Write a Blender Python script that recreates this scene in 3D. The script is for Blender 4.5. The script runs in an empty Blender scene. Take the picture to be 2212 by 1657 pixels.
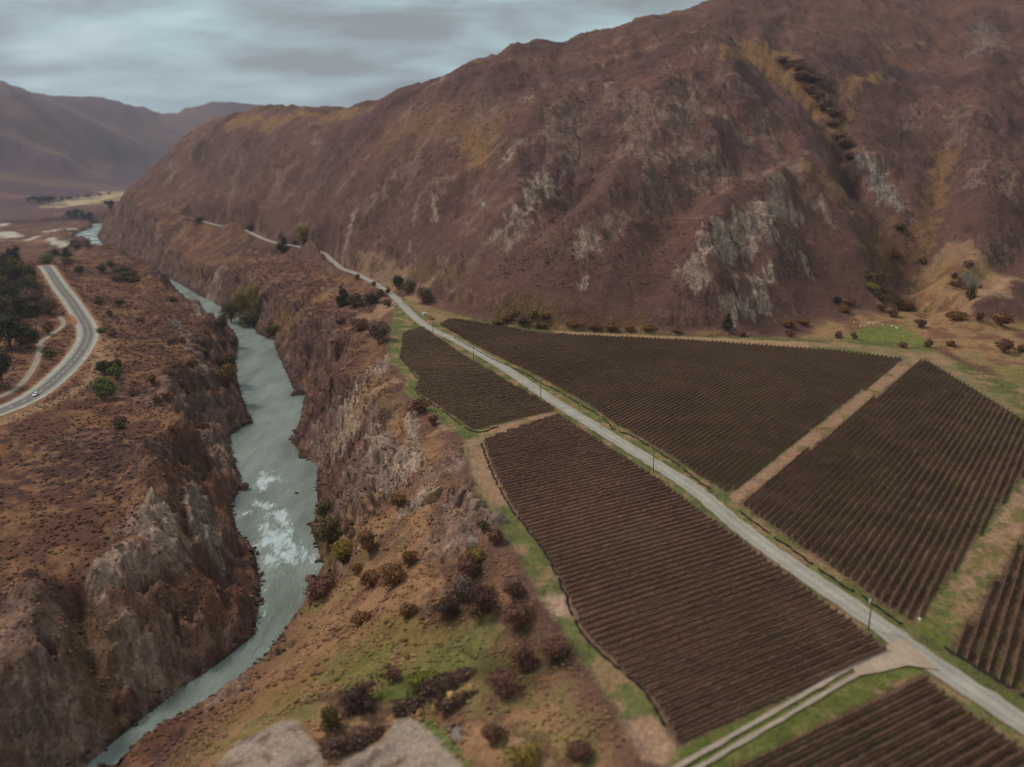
import bpy, math, random
import numpy as np
from mathutils import Vector, Matrix

random.seed(7); RNG = np.random.default_rng(7)
SC = bpy.context.scene
COL = SC.collection
R = math.radians

# ------------------------------------------------------------------ camera
CAMZ, PITCH = 110.0, 16.0
FPX, CX, CY = 1703.0, 1106.0, 828.5          # focal length and centre in a 2212 x 1657 picture
cam_d = bpy.data.cameras.new('camera'); cam = bpy.data.objects.new('camera', cam_d); COL.objects.link(cam)
cam.location = (0, 0, CAMZ); cam.rotation_euler = (R(90 - PITCH), 0, 0)
cam_d.sensor_width = 36.0; cam_d.lens = FPX / 2212.0 * 36.0
cam_d.clip_start = 1.0; cam_d.clip_end = 40000.0
cam_d.dof.use_dof = True; cam_d.dof.focus_distance = 360.0
cam_d.dof.aperture_fstop = cam_d.lens / 1000.0 / 1.15
SC.camera = cam
HAZE = 0.00006

# ------------------------------------------------------------------ sky and sun (overcast)
SUN_EL, SUN_AZ = R(48), R(-60)               # azimuth measured from +Y towards +X
W = bpy.data.worlds.new('World'); SC.world = W; W.use_nodes = True
nt = W.node_tree; nt.nodes.clear(); N = nt.nodes.new; L = nt.links.new
sky = N('ShaderNodeTexSky'); sky.sky_type = 'NISHITA'; sky.sun_disc = False
sky.sun_elevation = SUN_EL; sky.sun_rotation = SUN_AZ
sk = N('ShaderNodeVectorMath'); sk.operation = 'SCALE'; sk.inputs['Scale'].default_value = 0.9
L(sky.outputs[0], sk.inputs[0])
geo = N('ShaderNodeTexCoord')
sep = N('ShaderNodeSeparateXYZ'); L(geo.outputs['Generated'], sep.inputs[0])
# clouds: direction projected on a high flat layer
mx = N('ShaderNodeMath'); mx.operation = 'MAXIMUM'; mx.inputs[1].default_value = 0.0; L(sep.outputs['Z'], mx.inputs[0])
zz = N('ShaderNodeMath'); zz.operation = 'ADD'; zz.inputs[1].default_value = 0.26; L(mx.outputs[0], zz.inputs[0])
dx = N('ShaderNodeMath'); dx.operation = 'DIVIDE'; L(sep.outputs['X'], dx.inputs[0]); L(zz.outputs[0], dx.inputs[1])
dy = N('ShaderNodeMath'); dy.operation = 'DIVIDE'; L(sep.outputs['Y'], dy.inputs[0]); L(zz.outputs[0], dy.inputs[1])
cmb = N('ShaderNodeCombineXYZ'); L(dx.outputs[0], cmb.inputs[0]); L(dy.outputs[0], cmb.inputs[1])
cmap = N('ShaderNodeMapping'); cmap.inputs['Scale'].default_value = (0.8, 1.3, 1); cmap.inputs['Location'].default_value = (1.3, 0.35, 0)
L(cmb.outputs[0], cmap.inputs[0])
n1 = N('ShaderNodeTexNoise'); n1.inputs['Scale'].default_value = 1.7; n1.inputs['Detail'].default_value = 8
n1.inputs['Roughness'].default_value = 0.5; n1.inputs['Distortion'].default_value = 0.35
L(cmap.outputs[0], n1.inputs['Vector'])
n2 = N('ShaderNodeTexNoise'); n2.inputs['Scale'].default_value = 3.4; n2.inputs['Detail'].default_value = 10; n2.inputs['Roughness'].default_value = .68; n2.inputs['Distortion'].default_value = .25
L(cmap.outputs[0], n2.inputs['Vector']); mm_ = N('ShaderNodeMath'); mm_.operation = 'MULTIPLY_ADD'; mm_.inputs[1].default_value = .36; L(n2.outputs[0], mm_.inputs[0])
m3_ = N('ShaderNodeMath'); m3_.operation = 'MULTIPLY'; m3_.inputs[1].default_value = .68; L(n1.outputs[0], m3_.inputs[0]); L(m3_.outputs[0], mm_.inputs[2])
el_ = N('ShaderNodeMapRange'); el_.interpolation_type = 'SMOOTHSTEP'; el_.inputs['From Min'].default_value = .07; el_.inputs['From Max'].default_value = .20; el_.inputs['To Min'].default_value = 0.0; el_.inputs['To Max'].default_value = -.055; L(sep.outputs['Z'], el_.inputs[0])
ea_ = N('ShaderNodeMath'); ea_.operation = 'ADD'; L(mm_.outputs[0], ea_.inputs[0]); L(el_.outputs[0], ea_.inputs[1])
cr = N('ShaderNodeValToRGB'); L(ea_.outputs[0], cr.inputs[0])
e = cr.color_ramp.elements
e[0].position = 0.40; e[0].color = (0.215, 0.225, 0.235, 1)
e[1].position = 0.62; e[1].color = (0.45, 0.56, 0.57, 1)
m = e.new(0.465); m.color = (0.27, 0.325, 0.335, 1)
m = e.new(0.53); m.color = (0.325, 0.43, 0.44, 1)
mixc = N('ShaderNodeMix'); mixc.data_type = 'RGBA'; mixc.inputs[0].default_value = 0.92
L(sk.outputs[0], mixc.inputs[6]); 
# clouds are given at strength 0.1, so x10
c10 = N('ShaderNodeVectorMath'); c10.operation = 'SCALE'; c10.inputs['Scale'].default_value = 10.0
L(cr.outputs[0], c10.inputs[0]); L(c10.outputs[0], mixc.inputs[7])
bg = N('ShaderNodeBackground'); bg.inputs[1].default_value = 0.10; L(mixc.outputs[2], bg.inputs[0])
wo = N('ShaderNodeOutputWorld'); L(bg.outputs[0], wo.inputs[0])

sd = bpy.data.lights.new('sun', 'SUN'); sun = bpy.data.objects.new('sun', sd); COL.objects.link(sun)
sd.energy = 1.5; sd.angle = R(10); sd.color = (1.0, 0.94, 0.88)
sdir = Vector((math.sin(SUN_AZ) * math.cos(SUN_EL), math.cos(SUN_AZ) * math.cos(SUN_EL), math.sin(SUN_EL)))
sun.rotation_euler = sdir.to_track_quat('Z', 'Y').to_euler()
sun.location = (0, 0, 800)
SC.view_settings.view_transform = 'Standard'; SC.view_settings.look = 'None'
SC.view_settings.exposure = 0.38; SC.view_settings.gamma = 1.0
SC.view_settings.use_curve_mapping = False
SC.cycles.volume_bounces = 0; SC.cycles.max_bounces = 5; SC.cycles.diffuse_bounces = 2
SC.cycles.use_denoising = True

# ------------------------------------------------------------------ small maths
cp, sp = math.cos(R(PITCH)), math.sin(R(PITCH))
def ray(px, py):
    """direction through a point of the photograph (2212 x 1657), scaled so that y = 1"""
    a, b = (px - CX) / FPX, (CY - py) / FPX
    d = (a, cp + b * sp, -sp + b * cp)
    return d[0] / d[1], d[2] / d[1]
def P(px, py, z=0.0):
    kx, kz = ray(px, py); Y = (z - CAMZ) / kz
    return (kx * Y, Y, z)
def PY(px, py, Y):
    kx, kz = ray(px, py)
    return (kx * Y, Y, CAMZ + kz * Y)

def _hash(ix, iy, seed):
    h = (ix.astype(np.int64) * 374761393 + iy.astype(np.int64) * 668265263 + seed * 974634777) & 0x7fffffff
    h = ((h ^ (h >> 13)) * 1274126177) & 0x7fffffff
    return (h ^ (h >> 16))
def perlin(x, y, seed=0):
    x = np.asarray(x, dtype=np.float64); y = np.asarray(y, dtype=np.float64)
    x0 = np.floor(x); y0 = np.floor(y); fx = x - x0; fy = y - y0
    ix = x0.astype(np.int64); iy = y0.astype(np.int64)
    u = fx * fx * fx * (fx * (fx * 6 - 15) + 10); v = fy * fy * fy * (fy * (fy * 6 - 15) + 10)
    def g(ax, ay, dx_, dy_):
        a = (_hash(ax, ay, seed) & 1023) * (2 * math.pi / 1024)
        return np.cos(a) * dx_ + np.sin(a) * dy_
    a = g(ix, iy, fx, fy); b = g(ix + 1, iy, fx - 1, fy)
    c = g(ix, iy + 1, fx, fy - 1); d = g(ix + 1, iy + 1, fx - 1, fy - 1)
    return ((a * (1 - u) + b * u) * (1 - v) + (c * (1 - u) + d * u) * v) * 1.5
def fbm(x, y, wl, octv=4, seed=0, gain=0.5):
    s = 0; a = 1.0; t = 0
    for i in range(octv):
        s = s + a * perlin(x / wl + 17.3 * i, y / wl - 9.1 * i, seed + i); t += a; a *= gain; wl *= 0.5
    return s / t
def ridged(x, y, wl, octv=4, seed=0, gain=0.55):
    s = 0; a = 1.0; t = 0
    for i in range(octv):
        n = 1 - np.abs(perlin(x / wl + 5.7 * i, y / wl + 3.3 * i, seed + i)) * 1.8
        s = s + a * n; t += a; a *= gain; wl *= 0.5
    return s / t
def sst(e0, e1, x):
    t = np.clip((x - e0) / (e1 - e0), 0, 1); return t * t * (3 - 2 * t)
def seg_dist(x, y, pts, closed=False):
    """distance to a polyline; returns distance and arc parameter"""
    pts = np.asarray(pts, dtype=float)
    n = len(pts); best = np.full(np.shape(x), 1e18)
    for i in range(n if closed else n - 1):
        ax, ay = pts[i][:2]; bx, by = pts[(i + 1) % n][:2]
        dx_, dy_ = bx - ax, by - ay; l2 = dx_ * dx_ + dy_ * dy_ + 1e-9
        t = np.clip(((x - ax) * dx_ + (y - ay) * dy_) / l2, 0, 1)
        d = (x - ax - t * dx_) ** 2 + (y - ay - t * dy_) ** 2
        best = np.minimum(best, d)
    return np.sqrt(best)
def inside(x, y, pts):
    pts = np.asarray(pts, dtype=float); n = len(pts); r = np.zeros(np.shape(x), bool)
    for i in range(n):
        ax, ay = pts[i][:2]; bx, by = pts[(i + 1) % n][:2]
        c = ((ay > y) != (by > y))
        with np.errstate(divide='ignore', invalid='ignore'):
            xi = (bx - ax) * (y - ay) / (by - ay + 1e-12) + ax
        r ^= c & (x < xi)
    return r
def sdist(x, y, poly):
    """signed distance to polygon, negative inside"""
    d = seg_dist(x, y, poly, True); return np.where(inside(x, y, poly), -d, d)
def sdist_near(x, y, poly, margin):
    """signed distance computed only near the polygon"""
    p = np.asarray(poly)[:, :2]; out = np.full(np.shape(x), margin * 1.0)
    m = (x > p[:, 0].min() - margin) & (x < p[:, 0].max() + margin) & (y > p[:, 1].min() - margin) & (y < p[:, 1].max() + margin)
    if m.any(): out[m] = np.minimum(sdist(x[m], y[m], p), margin)
    return out
def line_near(x, y, pts, margin):
    p = np.asarray(pts)[:, :2]; out = np.full(np.shape(x), margin * 1.0)
    m = (x > p[:, 0].min() - margin) & (x < p[:, 0].max() + margin) & (y > p[:, 1].min() - margin) & (y < p[:, 1].max() + margin)
    if m.any(): out[m] = np.minimum(seg_dist(x[m], y[m], p), margin)
    return out
def smooth_line(pts, step=3.0):
    """Catmull-Rom through points (any dimension), resampled by arc length"""
    p = np.array(pts, dtype=float); q = np.vstack([2 * p[0] - p[1], p, 2 * p[-1] - p[-2]])
    out = []
    for i in range(1, len(q) - 2):
        t = np.linspace(0, 1, 24, endpoint=False)[:, None]
        a, b, c, d = q[i - 1], q[i], q[i + 1], q[i + 2]
        out.append(0.5 * (2 * b + (c - a) * t + (2 * a - 5 * b + 4 * c - d) * t ** 2 + (3 * b - a - 3 * c + d) * t ** 3))
    out = np.vstack(out + [p[-1:]])
    s = np.concatenate([[0], np.cumsum(np.hypot(*np.diff(out[:, :2], axis=0).T))])
    n = max(2, int(s[-1] / step)); t = np.linspace(0, s[-1], n)
    return np.stack([np.interp(t, s, out[:, k]) for k in range(out.shape[1])], 1)

# ------------------------------------------------------------------ colours
GAIN = 1.22
def lin(rgb, g=GAIN):
    c = np.array(rgb, dtype=float) / 255.0
    return np.where(c <= 0.04045, c / 12.92, ((c + 0.055) / 1.055) ** 2.4) * g * np.array([1.09, 1.01, 0.93])

# ------------------------------------------------------------------ base relief
RIV = -50.0
ctrl = []
def C(px, py, z): ctrl.append(P(px, py, z))
def CY_(px, py, Y): ctrl.append(PY(px, py, Y))
def CW(x, y, z): ctrl.append((x, y, z))
for a in [(860,660),(848,700),(841,770),(875,830),(1000,945),(1023,1050),(1094,1165),(1161,1277),(1241,1402),(1330,1530),(1403,1640),
          (1100,1100),(1300,800),(1600,900),(1900,800),(1600,1300),(2000,1100),(2200,1000),(2212,1657),(1700,1600),(2212,1300),
          (1200,735),(1600,740),(2100,830),(1400,1200),(1000,760),(1300,1000),(1800,1000),(950,720),(2500,1200),(2600,1000),(2500,1600),(1900,1900),(2300,2000)]:
    C(a[0], a[1], 0)
# ground west of the vineyard fence, falling to the gorge
for a in [(860,900,-7),(800,800,-8),(780,720,-6),(930,1050,-8),(980,1180,-8),(850,1100,-20),(1080,1300,-5),(950,1250,-11),(820,1250,-24),
          (1150,1400,-4),(900,1420,-12),(1050,1400,-7),(750,1440,-20),(640,1450,-29),(600,1520,-28),(1000,1550,-8),(800,1600,-13),(1200,1600,-4),(400,1640,-26),
          (540,1440,-46),(480,1500,-45),(610,1370,-46),(680,1320,-44),(370,1590,-45),(260,1657,-46),(760,1290,-34),(150,1740,-46),
          (600,1620,-18),(1300,1650,-2),(900,1700,-12),(600,1800,-18),(300,1800,-26),(1200,1900,-6)]:
    C(*a)
# left plateau
for a in [(0,889,-12),(70,857,-12),(128,812,-12),(167,770,-12),(189,709,-11),(173,680,-10),(154,651,-8),(105,580,-2),(-150,940,-14),(-400,1010,-15),
          (0,780,-11),(60,700,-8),(0,650,-4),(-100,600,0),(-300,700,0),(300,1000,-16),(100,1050,-17),(0,1200,-20),(250,850,-14),(350,760,-15),(405,715,-20),(330,900,-16),
          (300,660,-13),(250,610,-11),(200,585,-9),(150,568,-5),(430,780,-22),(0,1400,-24),(-200,1300,-20),(200,1200,-19),(330,1120,-17),(-300,1600,-24),(100,1500,-27)]:
    C(*a)
for a in [(450,693,-31),(400,672,-28),(350,645,-26),(300,622,-22)]: C(*a)
for a in [(255,575,970),(228,560,1000),(200,549,1045),(170,545,1060)]: CY_(*a)
for a in [(-640,1090,-20),(-640,1240,-38),(-800,1150,-16),(-1000,1100,0),(-760,1400,-40),(-900,1700,-40),(-1200,1700,-36),
          (-1300,2200,-38),(-1500,2000,-36),(-900,1300,-38)]:
    CW(*a)
# ground between track and river, right bank beyond the bend
for a in [(700,620,-6),(760,650,-4),(650,680,-14),(600,620,-14),(560,570,-4),(700,570,1),(800,640,-2),(470,530,2),(520,590,-14)]: C(*a)
for a in [(300,560,1130),(300,500,1250),(300,450,1350),(230,500,1400),(360,540,1130),(380,500,1200),(300,548,1190),(400,600,1010)]: CY_(*a)
# spur on the left end of the big hill
for a in [(400,290,1600),(340,350,1600),(260,420,1620),(205,490,1660),(430,400,1430),(350,430,1400)]: CY_(*a)
for a in [(-640,2000,110),(-760,1950,40),(-860,1930,-10),(-950,1950,-38),(-600,2400,60)]: CW(*a)
# road to the north
trackz = [(850,640,0),(825,622.6,0.5),(799,606.6,1),(767,590.6,2),(735,578,3),(696,546,5),(661,539,6),(638.6,531.4,7),(596,525,8),(561,512.6,10),
          (525.7,496.6,12),(471,487,14),(407,469,18)]
for a in trackz[::2]: C(*a)
# big hill by columns
crest = []
def hillcol(px, bpy_, z0, sky_y, s0=0.62, s1=0.44, n=6):
    x, Yp, zp = P(px, bpy_, z0); ctrl.append((x, Yp, zp))
    for i in range(1, n + 1):
        t = i / n; py = bpy_ + (sky_y - bpy_) * t; kx, kz = ray(px, py)
        s = s0 + (s1 - s0) * t
        Yn = (zp - s * Yp - CAMZ) / (kz - s); zn = CAMZ + kz * Yn
        ctrl.append((kx * Yn, Yn, zn)); Yp, zp = Yn, zn
    crest.append((kx * Yn, Yn, zn))
    ctrl.append((kx * (Yn + 200), Yn + 200, zn + 0.5 * kz * 200 - 6)); ctrl.append((kx * (Yn + 700), Yn + 700, zn - 40))
for a in [(471,487,14,240),(561,512,10,230),(640,531,7,228),(735,576,3,230),(850,615,1,206),(930,660,0,180),(1000,690,0,152),(1100,712,0,115),(1200,722,0,88),
          (1300,724,0,62),(1400,724,0,42),(1500,722,0,14),(1600,712,0,-25),(1700,705,0,-55),(1850,680,1,-90),(2000,640,5,-120),
          (2150,650,6,-140),(2350,640,6,-160),(2600,700,4,-160)]:
    hillcol(*a)
for a in [(1900,700,1),(2050,700,1),(2212,740,1),(2350,800,1)]: C(*a)
# far valley and hills
for a in [(0,520,-42),(100,500,-42),(100,460,-34),(0,450,-34),(200,440,-30),(250,420,-30),(-300,480,-30),(60,430,-32)]: C(*a)
for a in [(0,385,2850),(-100,400,2700),(60,425,2750),(100,408,3000),(180,398,3500),(0,420,2550),(0,300,3600),(0,195,4200),(-150,170,4200),(-400,150,4000),(-400,350,3200),(100,390,3500),(100,320,3900),(60,206,4400),(130,226,4800),(200,390,4200),
          (200,330,4600),(250,285,5200),(230,222,5600),(165,219,5400),(300,227,6000),(300,330,5300),(300,390,4700),(400,223,6300),(460,222,6300),(400,300,5600),(600,230,6500),
          (900,240,6500),(500,330,5200),(1400,240,6500),(2000,240,6500),(-700,200,3500)]: CY_(*a)
for a in [(-3000,7500,100),(0,8500,100),(4000,7000,200),(5000,3000,300),(3000,1500,420),(1500,500,60),(900,200,20),(600,0,0),(-400,0,-20),(-1500,0,-10),(0,-500,0),(-2500,1500,100),(-3500,2500,350),(-3000,0,50),(3000,-2000,0),(-3000,-2000,0)]: CW(*a)

cpts = np.array(ctrl)
def uv(x, y): 
    r = np.hypot(x, y); return np.arctan2(x, y), np.log(np.maximum(r, 60.0))
cu, cv = uv(cpts[:, 0], cpts[:, 1])
# drop near-duplicates
keep = []
for i in range(len(cu)):
    if all((cu[i] - cu[j]) ** 2 + (cv[i] - cv[j]) ** 2 > 0.012 ** 2 for j in keep): keep.append(i)
cu, cv, cz = cu[keep], cv[keep], cpts[keep, 2]
A = np.sqrt((cu[:, None] - cu[None]) ** 2 + (cv[:, None] - cv[None]) ** 2 + 1e-5)
n_ = len(cu)
M_ = np.zeros((n_ + 3, n_ + 3)); M_[:n_, :n_] = A - 1e-3 * np.eye(n_) * 0; M_[:n_, n_] = 1; M_[:n_, n_ + 1] = cu; M_[:n_, n_ + 2] = cv
M_[n_:, :n_] = M_[:n_, n_:].T
wts = np.linalg.solve(M_, np.concatenate([cz, [0, 0, 0]]))
BU = np.linspace(-math.pi, math.pi, 721); BV = np.linspace(math.log(60), math.log(9500), 420)
gu, gv = np.meshgrid(BU, BV, indexing='ij')
B0 = np.zeros_like(gu)
for i in range(0, len(BU), 40):
    s = slice(i, i + 40)
    D_ = np.sqrt((gu[s, :, None] - cu) ** 2 + (gv[s, :, None] - cv) ** 2 + 1e-5)
    B0[s] = D_ @ wts[:n_] + wts[n_] + wts[n_ + 1] * gu[s] + wts[n_ + 2] * gv[s]
def blur(a, k):
    ker = np.exp(-0.5 * (np.arange(-3 * k, 3 * k + 1) / k) ** 2); ker /= ker.sum()
    p = np.pad(a, 3 * k, mode='edge')
    p = np.apply_along_axis(lambda v_: np.convolve(v_, ker, 'valid'), 0, p)
    return np.apply_along_axis(lambda v_: np.convolve(v_, ker, 'valid'), 1, p)
B0 = blur(B0, 2)
def bil(g, us, vs, u, v):
    iu = np.clip(np.searchsorted(us, u) - 1, 0, len(us) - 2); iv = np.clip(np.searchsorted(vs, v) - 1, 0, len(vs) - 2)
    fu = np.clip((u - us[iu]) / (us[iu + 1] - us[iu]), 0, 1); fv = np.clip((v - vs[iv]) / (vs[iv + 1] - vs[iv]), 0, 1)
    return (g[iu, iv] * (1 - fu) + g[iu + 1, iv] * fu) * (1 - fv) + (g[iu, iv + 1] * (1 - fu) + g[iu + 1, iv + 1] * fu) * fv
def base_h(x, y):
    u, v = uv(x, y); return bil(B0, BU, BV, u, v)
_Yray = np.exp(np.linspace(math.log(100), math.log(8500), 2200))
def hit(px, py, f=base_h):
    kx, kz = ray(px, py); zr = CAMZ + kz * _Yray; h = f(kx * _Yray, _Yray)
    b = np.nonzero(h >= zr)[0]
    if len(b) == 0 or b[0] == 0: i = len(_Yray) - 1 if len(b) == 0 else 1
    else: i = b[0]
    a0, a1 = zr[i - 1] - h[i - 1], zr[i] - h[i]; t = a0 / (a0 - a1 + 1e-12) if len(b) else 0
    Y = _Yray[i - 1] + (_Yray[i] - _Yray[i - 1]) * min(max(t, 0), 1)
    return (kx * Y, Y, CAMZ + kz * Y)

# ------------------------------------------------------------------ river
lb = [(300,1657-20),(300,1560),(400,1482),(480,1430),(552,1372),(566,1270),(550,1185),(515,1150),(500,1090),(527,1050),(500,975),(500,940),(543,910),(528,870),(508,800),(516,740),(503,712)]
rb = [(556,722),(590,735),(605,775),(632,840),(658,855),(648,905),(627,950),(652,985),(685,1008),(682,1050),(686,1110),(668,1135),(690,1200),(700,1228),(672,1255),(668,1290)]
LBw = [P(a, b, RIV)[:2] for a, b in lb]; RBw = [P(a, b, RIV)[:2] for a, b in rb]
LBw = [(-230, 95), (-175, 140)] + [P(185, 1657, RIV)[:2]] + LBw[1:]
up = smooth_line([P(a_, b_, RIV)[:2] for a_, b_ in [(515,706),(485,690),(445,664),(400,641),(350,612),(314,594),(270,570),(235,552),(208,538),(192,524),(188,506)]] + [(-1000,1960),(-1100,1990),(-1230,1950),(-1400,1830),(-1600,1750),(-2100,1700)], 25)
tn = np.gradient(up, axis=0); tn /= np.hypot(tn[:, 0], tn[:, 1])[:, None]
hw = np.interp(np.arange(len(up)), [0, 6, 20, len(up)], [13, 15, 20, 24])[:, None]
nr = np.stack([-tn[:, 1], tn[:, 0]], 1)
upL, upR = up + nr * hw, up - nr * hw
dn = [(-79, 250), (-84, 222), (-98, 198), (-117, 170), (-160, 120), (-200, 80)]
riverpoly = LBw + [tuple(a) for a in upL] + [tuple(a) for a in upR[::-1]] + RBw + dn

# ------------------------------------------------------------------ roads (pixel traces set on the relief)
def world_line(pts): return smooth_line([P(*a) for a in pts], 3.0)
gravel_px = [(a, b, z) for a, b, z in reversed(trackz[1:])] + [(846,636.5,0),(859,649,0),(870,660,0),(886,676.5,0),(910,697,0),(942,717,0),(985,736,0),(1085,793,0),
            (1185,860,0),(1327,948,0),(1496,1055,0),(1590,1133,0),(1688,1206,0),(1883,1340,0),(1969,1403,0),(2212,1565,0),(2500,1755,0)]
GR = world_line(gravel_px)
HW = world_line([(98,574,-2.5),(105,582,-2),(128,617,-5),(154,651,-8),(173,680,-10),(189,709,-11),(188,735,-11.5),(167,770,-12),(128,812,-12),(70.5,857,-12),(0,889,-12),(-150,940,-14),(-400,1010,-15)])
ST = world_line([(128,683,-9),(138,699.6,-10),(122,715.7,-10.5),(102.6,730,-10.5),(86.5,741,-11),(85,757,-11),(77,786,-11.5),(48,828,-12),(0,858,-12),(-120,905,-13)])
FT = world_line([(1945,1396,0),(1880,1430,0),(1700,1535,0),(1514,1643,0),(1400,1709,0),(1200,1820,0)])
HT = world_line([(1020,700,0.3),(1250,722,0.3),(1504,733,0.3),(1697,740,0.3),(1873,755,0.3),(1990,768,0.3),(2049,790,0.3),(2150,850,0.3),(2260,925,0.3)])

# ------------------------------------------------------------------ fields
def F(pts): return np.array([P(a, b, 0)[:2] for a, b in pts])
fieldA = F([(915,708),(871,720),(864,772),(905,816),(900,845),(960,886),(1022,929),(1205,886),(1125,842),(1000,768)])
fieldB = F([(1045,952),(1205,896),(1300,958),(1400,1022),(1640,1198),(1922,1408),(1465,1612),(1400,1500),(1262,1372),(1195,1222),(1100,1085),(1062,1010)])
fieldC = F([(950,702),(975,689),(1180,722),(1500,737),(1800,757),(1950,776),(1572,1066),(1505,1026),(1460,992),(1370,938),(1330,918),(1270,874),(1200,834),(1145,804),(1080,774),(1015,740),(985,722)])
fieldD = F([(1995,776),(2210,907),(2400,1010),(2330,960),(2215,1020),(1972,1350),(1598,1088)])
fieldD = F([(1995,776),(2210,907),(2222,1008),(1972,1350),(1598,1088)])
fieldE = F([(2260,1075),(2052,1408),(2250,1530),(2600,1500),(2600,1100)])
fieldF = F([(1988,1460),(1560,1672),(1500,1760),(2000,1800),(2340,1712),(2180,1600)])
fields = [fieldA, fieldB, fieldC, fieldD, fieldE, fieldF]
terrace = F([(862,640),(850,671),(839,751),(841,780),(876,812),(870,844),(927,889),(998,947),(1015,1001),(1023,1050),(1049,1095),(1094,1165),(1132,1226),(1161,1277),
             (1184,1312),(1241,1402),(1286,1466),(1367,1588),(1403,1633),(1500,1800),(1700,2100),(3000,2000),(2900,1100),(2300,870),(2113,800),(2000,748),(1873,740),(1697,729),(1504,726),(1200,714),(1040,694),(960,672),(900,655)])

# ------------------------------------------------------------------ strokes: outcrops, ridges and gullies
def S(pts, w): return ([hit(a, b) for a, b in pts], w)
ridges = [  # (trace, width m, height m)
    ([(1480,150),(1420,300),(1350,450),(1280,520)], 60, 22), ([(1180,230),(1120,400),(1090,480)], 45, 14), ([(1560,130),(1600,260),(1560,330)], 60, 20),
    ([(1700,400),(1620,470),(1520,560),(1500,640)], 38, 22), ([(1700,530),(1660,640),(1580,690)], 26, 12), ([(880,330),(830,430),(770,520),(740,560)], 45, 14),
    ([(960,330),(930,440)], 35, 8), ([(1760,380),(1830,460),(1880,560)], 40, 12), ([(2140,150),(2080,330),(2060,480)], 60, 16), ([(2212,380),(2120,560),(2050,650)], 45, 14),
    ([(600,330),(560,420),(520,480)], 60, 12), ([(700,330),(680,430)], 50, 8), ([(1900,330),(1970,440)], 35, 6), ([(1000,160),(900,330)], 90, 10), ([(2300,600),(2180,640),(2060,690)], 40, 14)]
gullies = [
    ([(1600,110),(1700,160),(1790,240),(1830,330),(1880,440),(1930,560),(1960,640)], 34, 24), ([(2040,330),(2020,450),(1990,580)], 30, 14), ([(1180,480),(1300,420),(1380,300)], 40, 10),
    ([(1010,330),(990,470),(950,600)], 45, 10), ([(650,380),(640,500)], 45, 9), ([(1420,560),(1480,440)], 30, 8), ([(2180,600),(2110,640),(2040,690)], 26, 12), ([(800,520),(870,400),(900,300)], 34, 8)]
left_ridge = [([(330,1000),(345,1100),(330,1200),(250,1270)], 14, 10), ([(420,1010),(430,1120),(450,1180)], 9, 7), ([(380,800),(400,860),(420,950)], 13, 7), ([(330,1290),(400,1320),(450,1350)], 10, 5),
              ([(60,1290),(110,1400),(110,1500)], 11, 8), ([(260,1300),(290,1400)], 10, 6), ([(350,690),(380,740)], 9, 4)]
left_gully = [([(400,1010),(400,1120),(430,1200),(500,1230)], 7, 8), ([(160,1300),(210,1450),(240,1600)], 7, 9), ([(470,860),(450,940)], 8, 6)]
rid_w = [(S(p, w)[0], w, h) for p, w, h in ridges + left_ridge] + [(S(p, w)[0], w, -h) for p, w, h in gullies + left_gully]

lvl = up + nr * 40; lvl = lvl[(lvl[:, 1] < 1420) & (lvl[:, 1] > 800)]; rid_w.append(([tuple(a) for a in lvl], 34, 13))
rid_w.append(([tuple(a) for a in (up + nr * 62)[(up[:, 1] < 1300) & (up[:, 1] > 860)]], 34, 7))
rid_w.append(([tuple(a) for a in (up + nr * 34)[(up[:, 1] < 880) & (up[:, 1] > 735)]], 22, 9))
gravel_s = GR[::3]; hw_s = HW[::3]; st_s = ST[::3]
def line_z(pts, x, y, margin):
    """distance and height of the nearest point on a 3D polyline (dense)"""
    d = np.full(np.shape(x), margin * 1.0); z = np.zeros(np.shape(x))
    p = pts; m = (x > p[:, 0].min() - margin) & (x < p[:, 0].max() + margin) & (y > p[:, 1].min() - margin) & (y < p[:, 1].max() + margin)
    xm, ym = x[m], y[m]; dm = np.full(xm.shape, 1e9); zm = np.zeros(xm.shape)
    for i in range(len(p) - 1):
        ax, ay, az_ = p[i]; bx, by, bz = p[i + 1]; ex, ey = bx - ax, by - ay; l2 = ex * ex + ey * ey + 1e-9
        t = np.clip(((xm - ax) * ex + (ym - ay) * ey) / l2, 0, 1)
        dd = (xm - ax - t * ex) ** 2 + (ym - ay - t * ey) ** 2; b = dd < dm
        dm[b] = dd[b]; zm[b] = (az_ + (bz - az_) * t)[b]
    d[m] = np.minimum(np.sqrt(dm), margin); z[m] = zm
    return d, z

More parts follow.
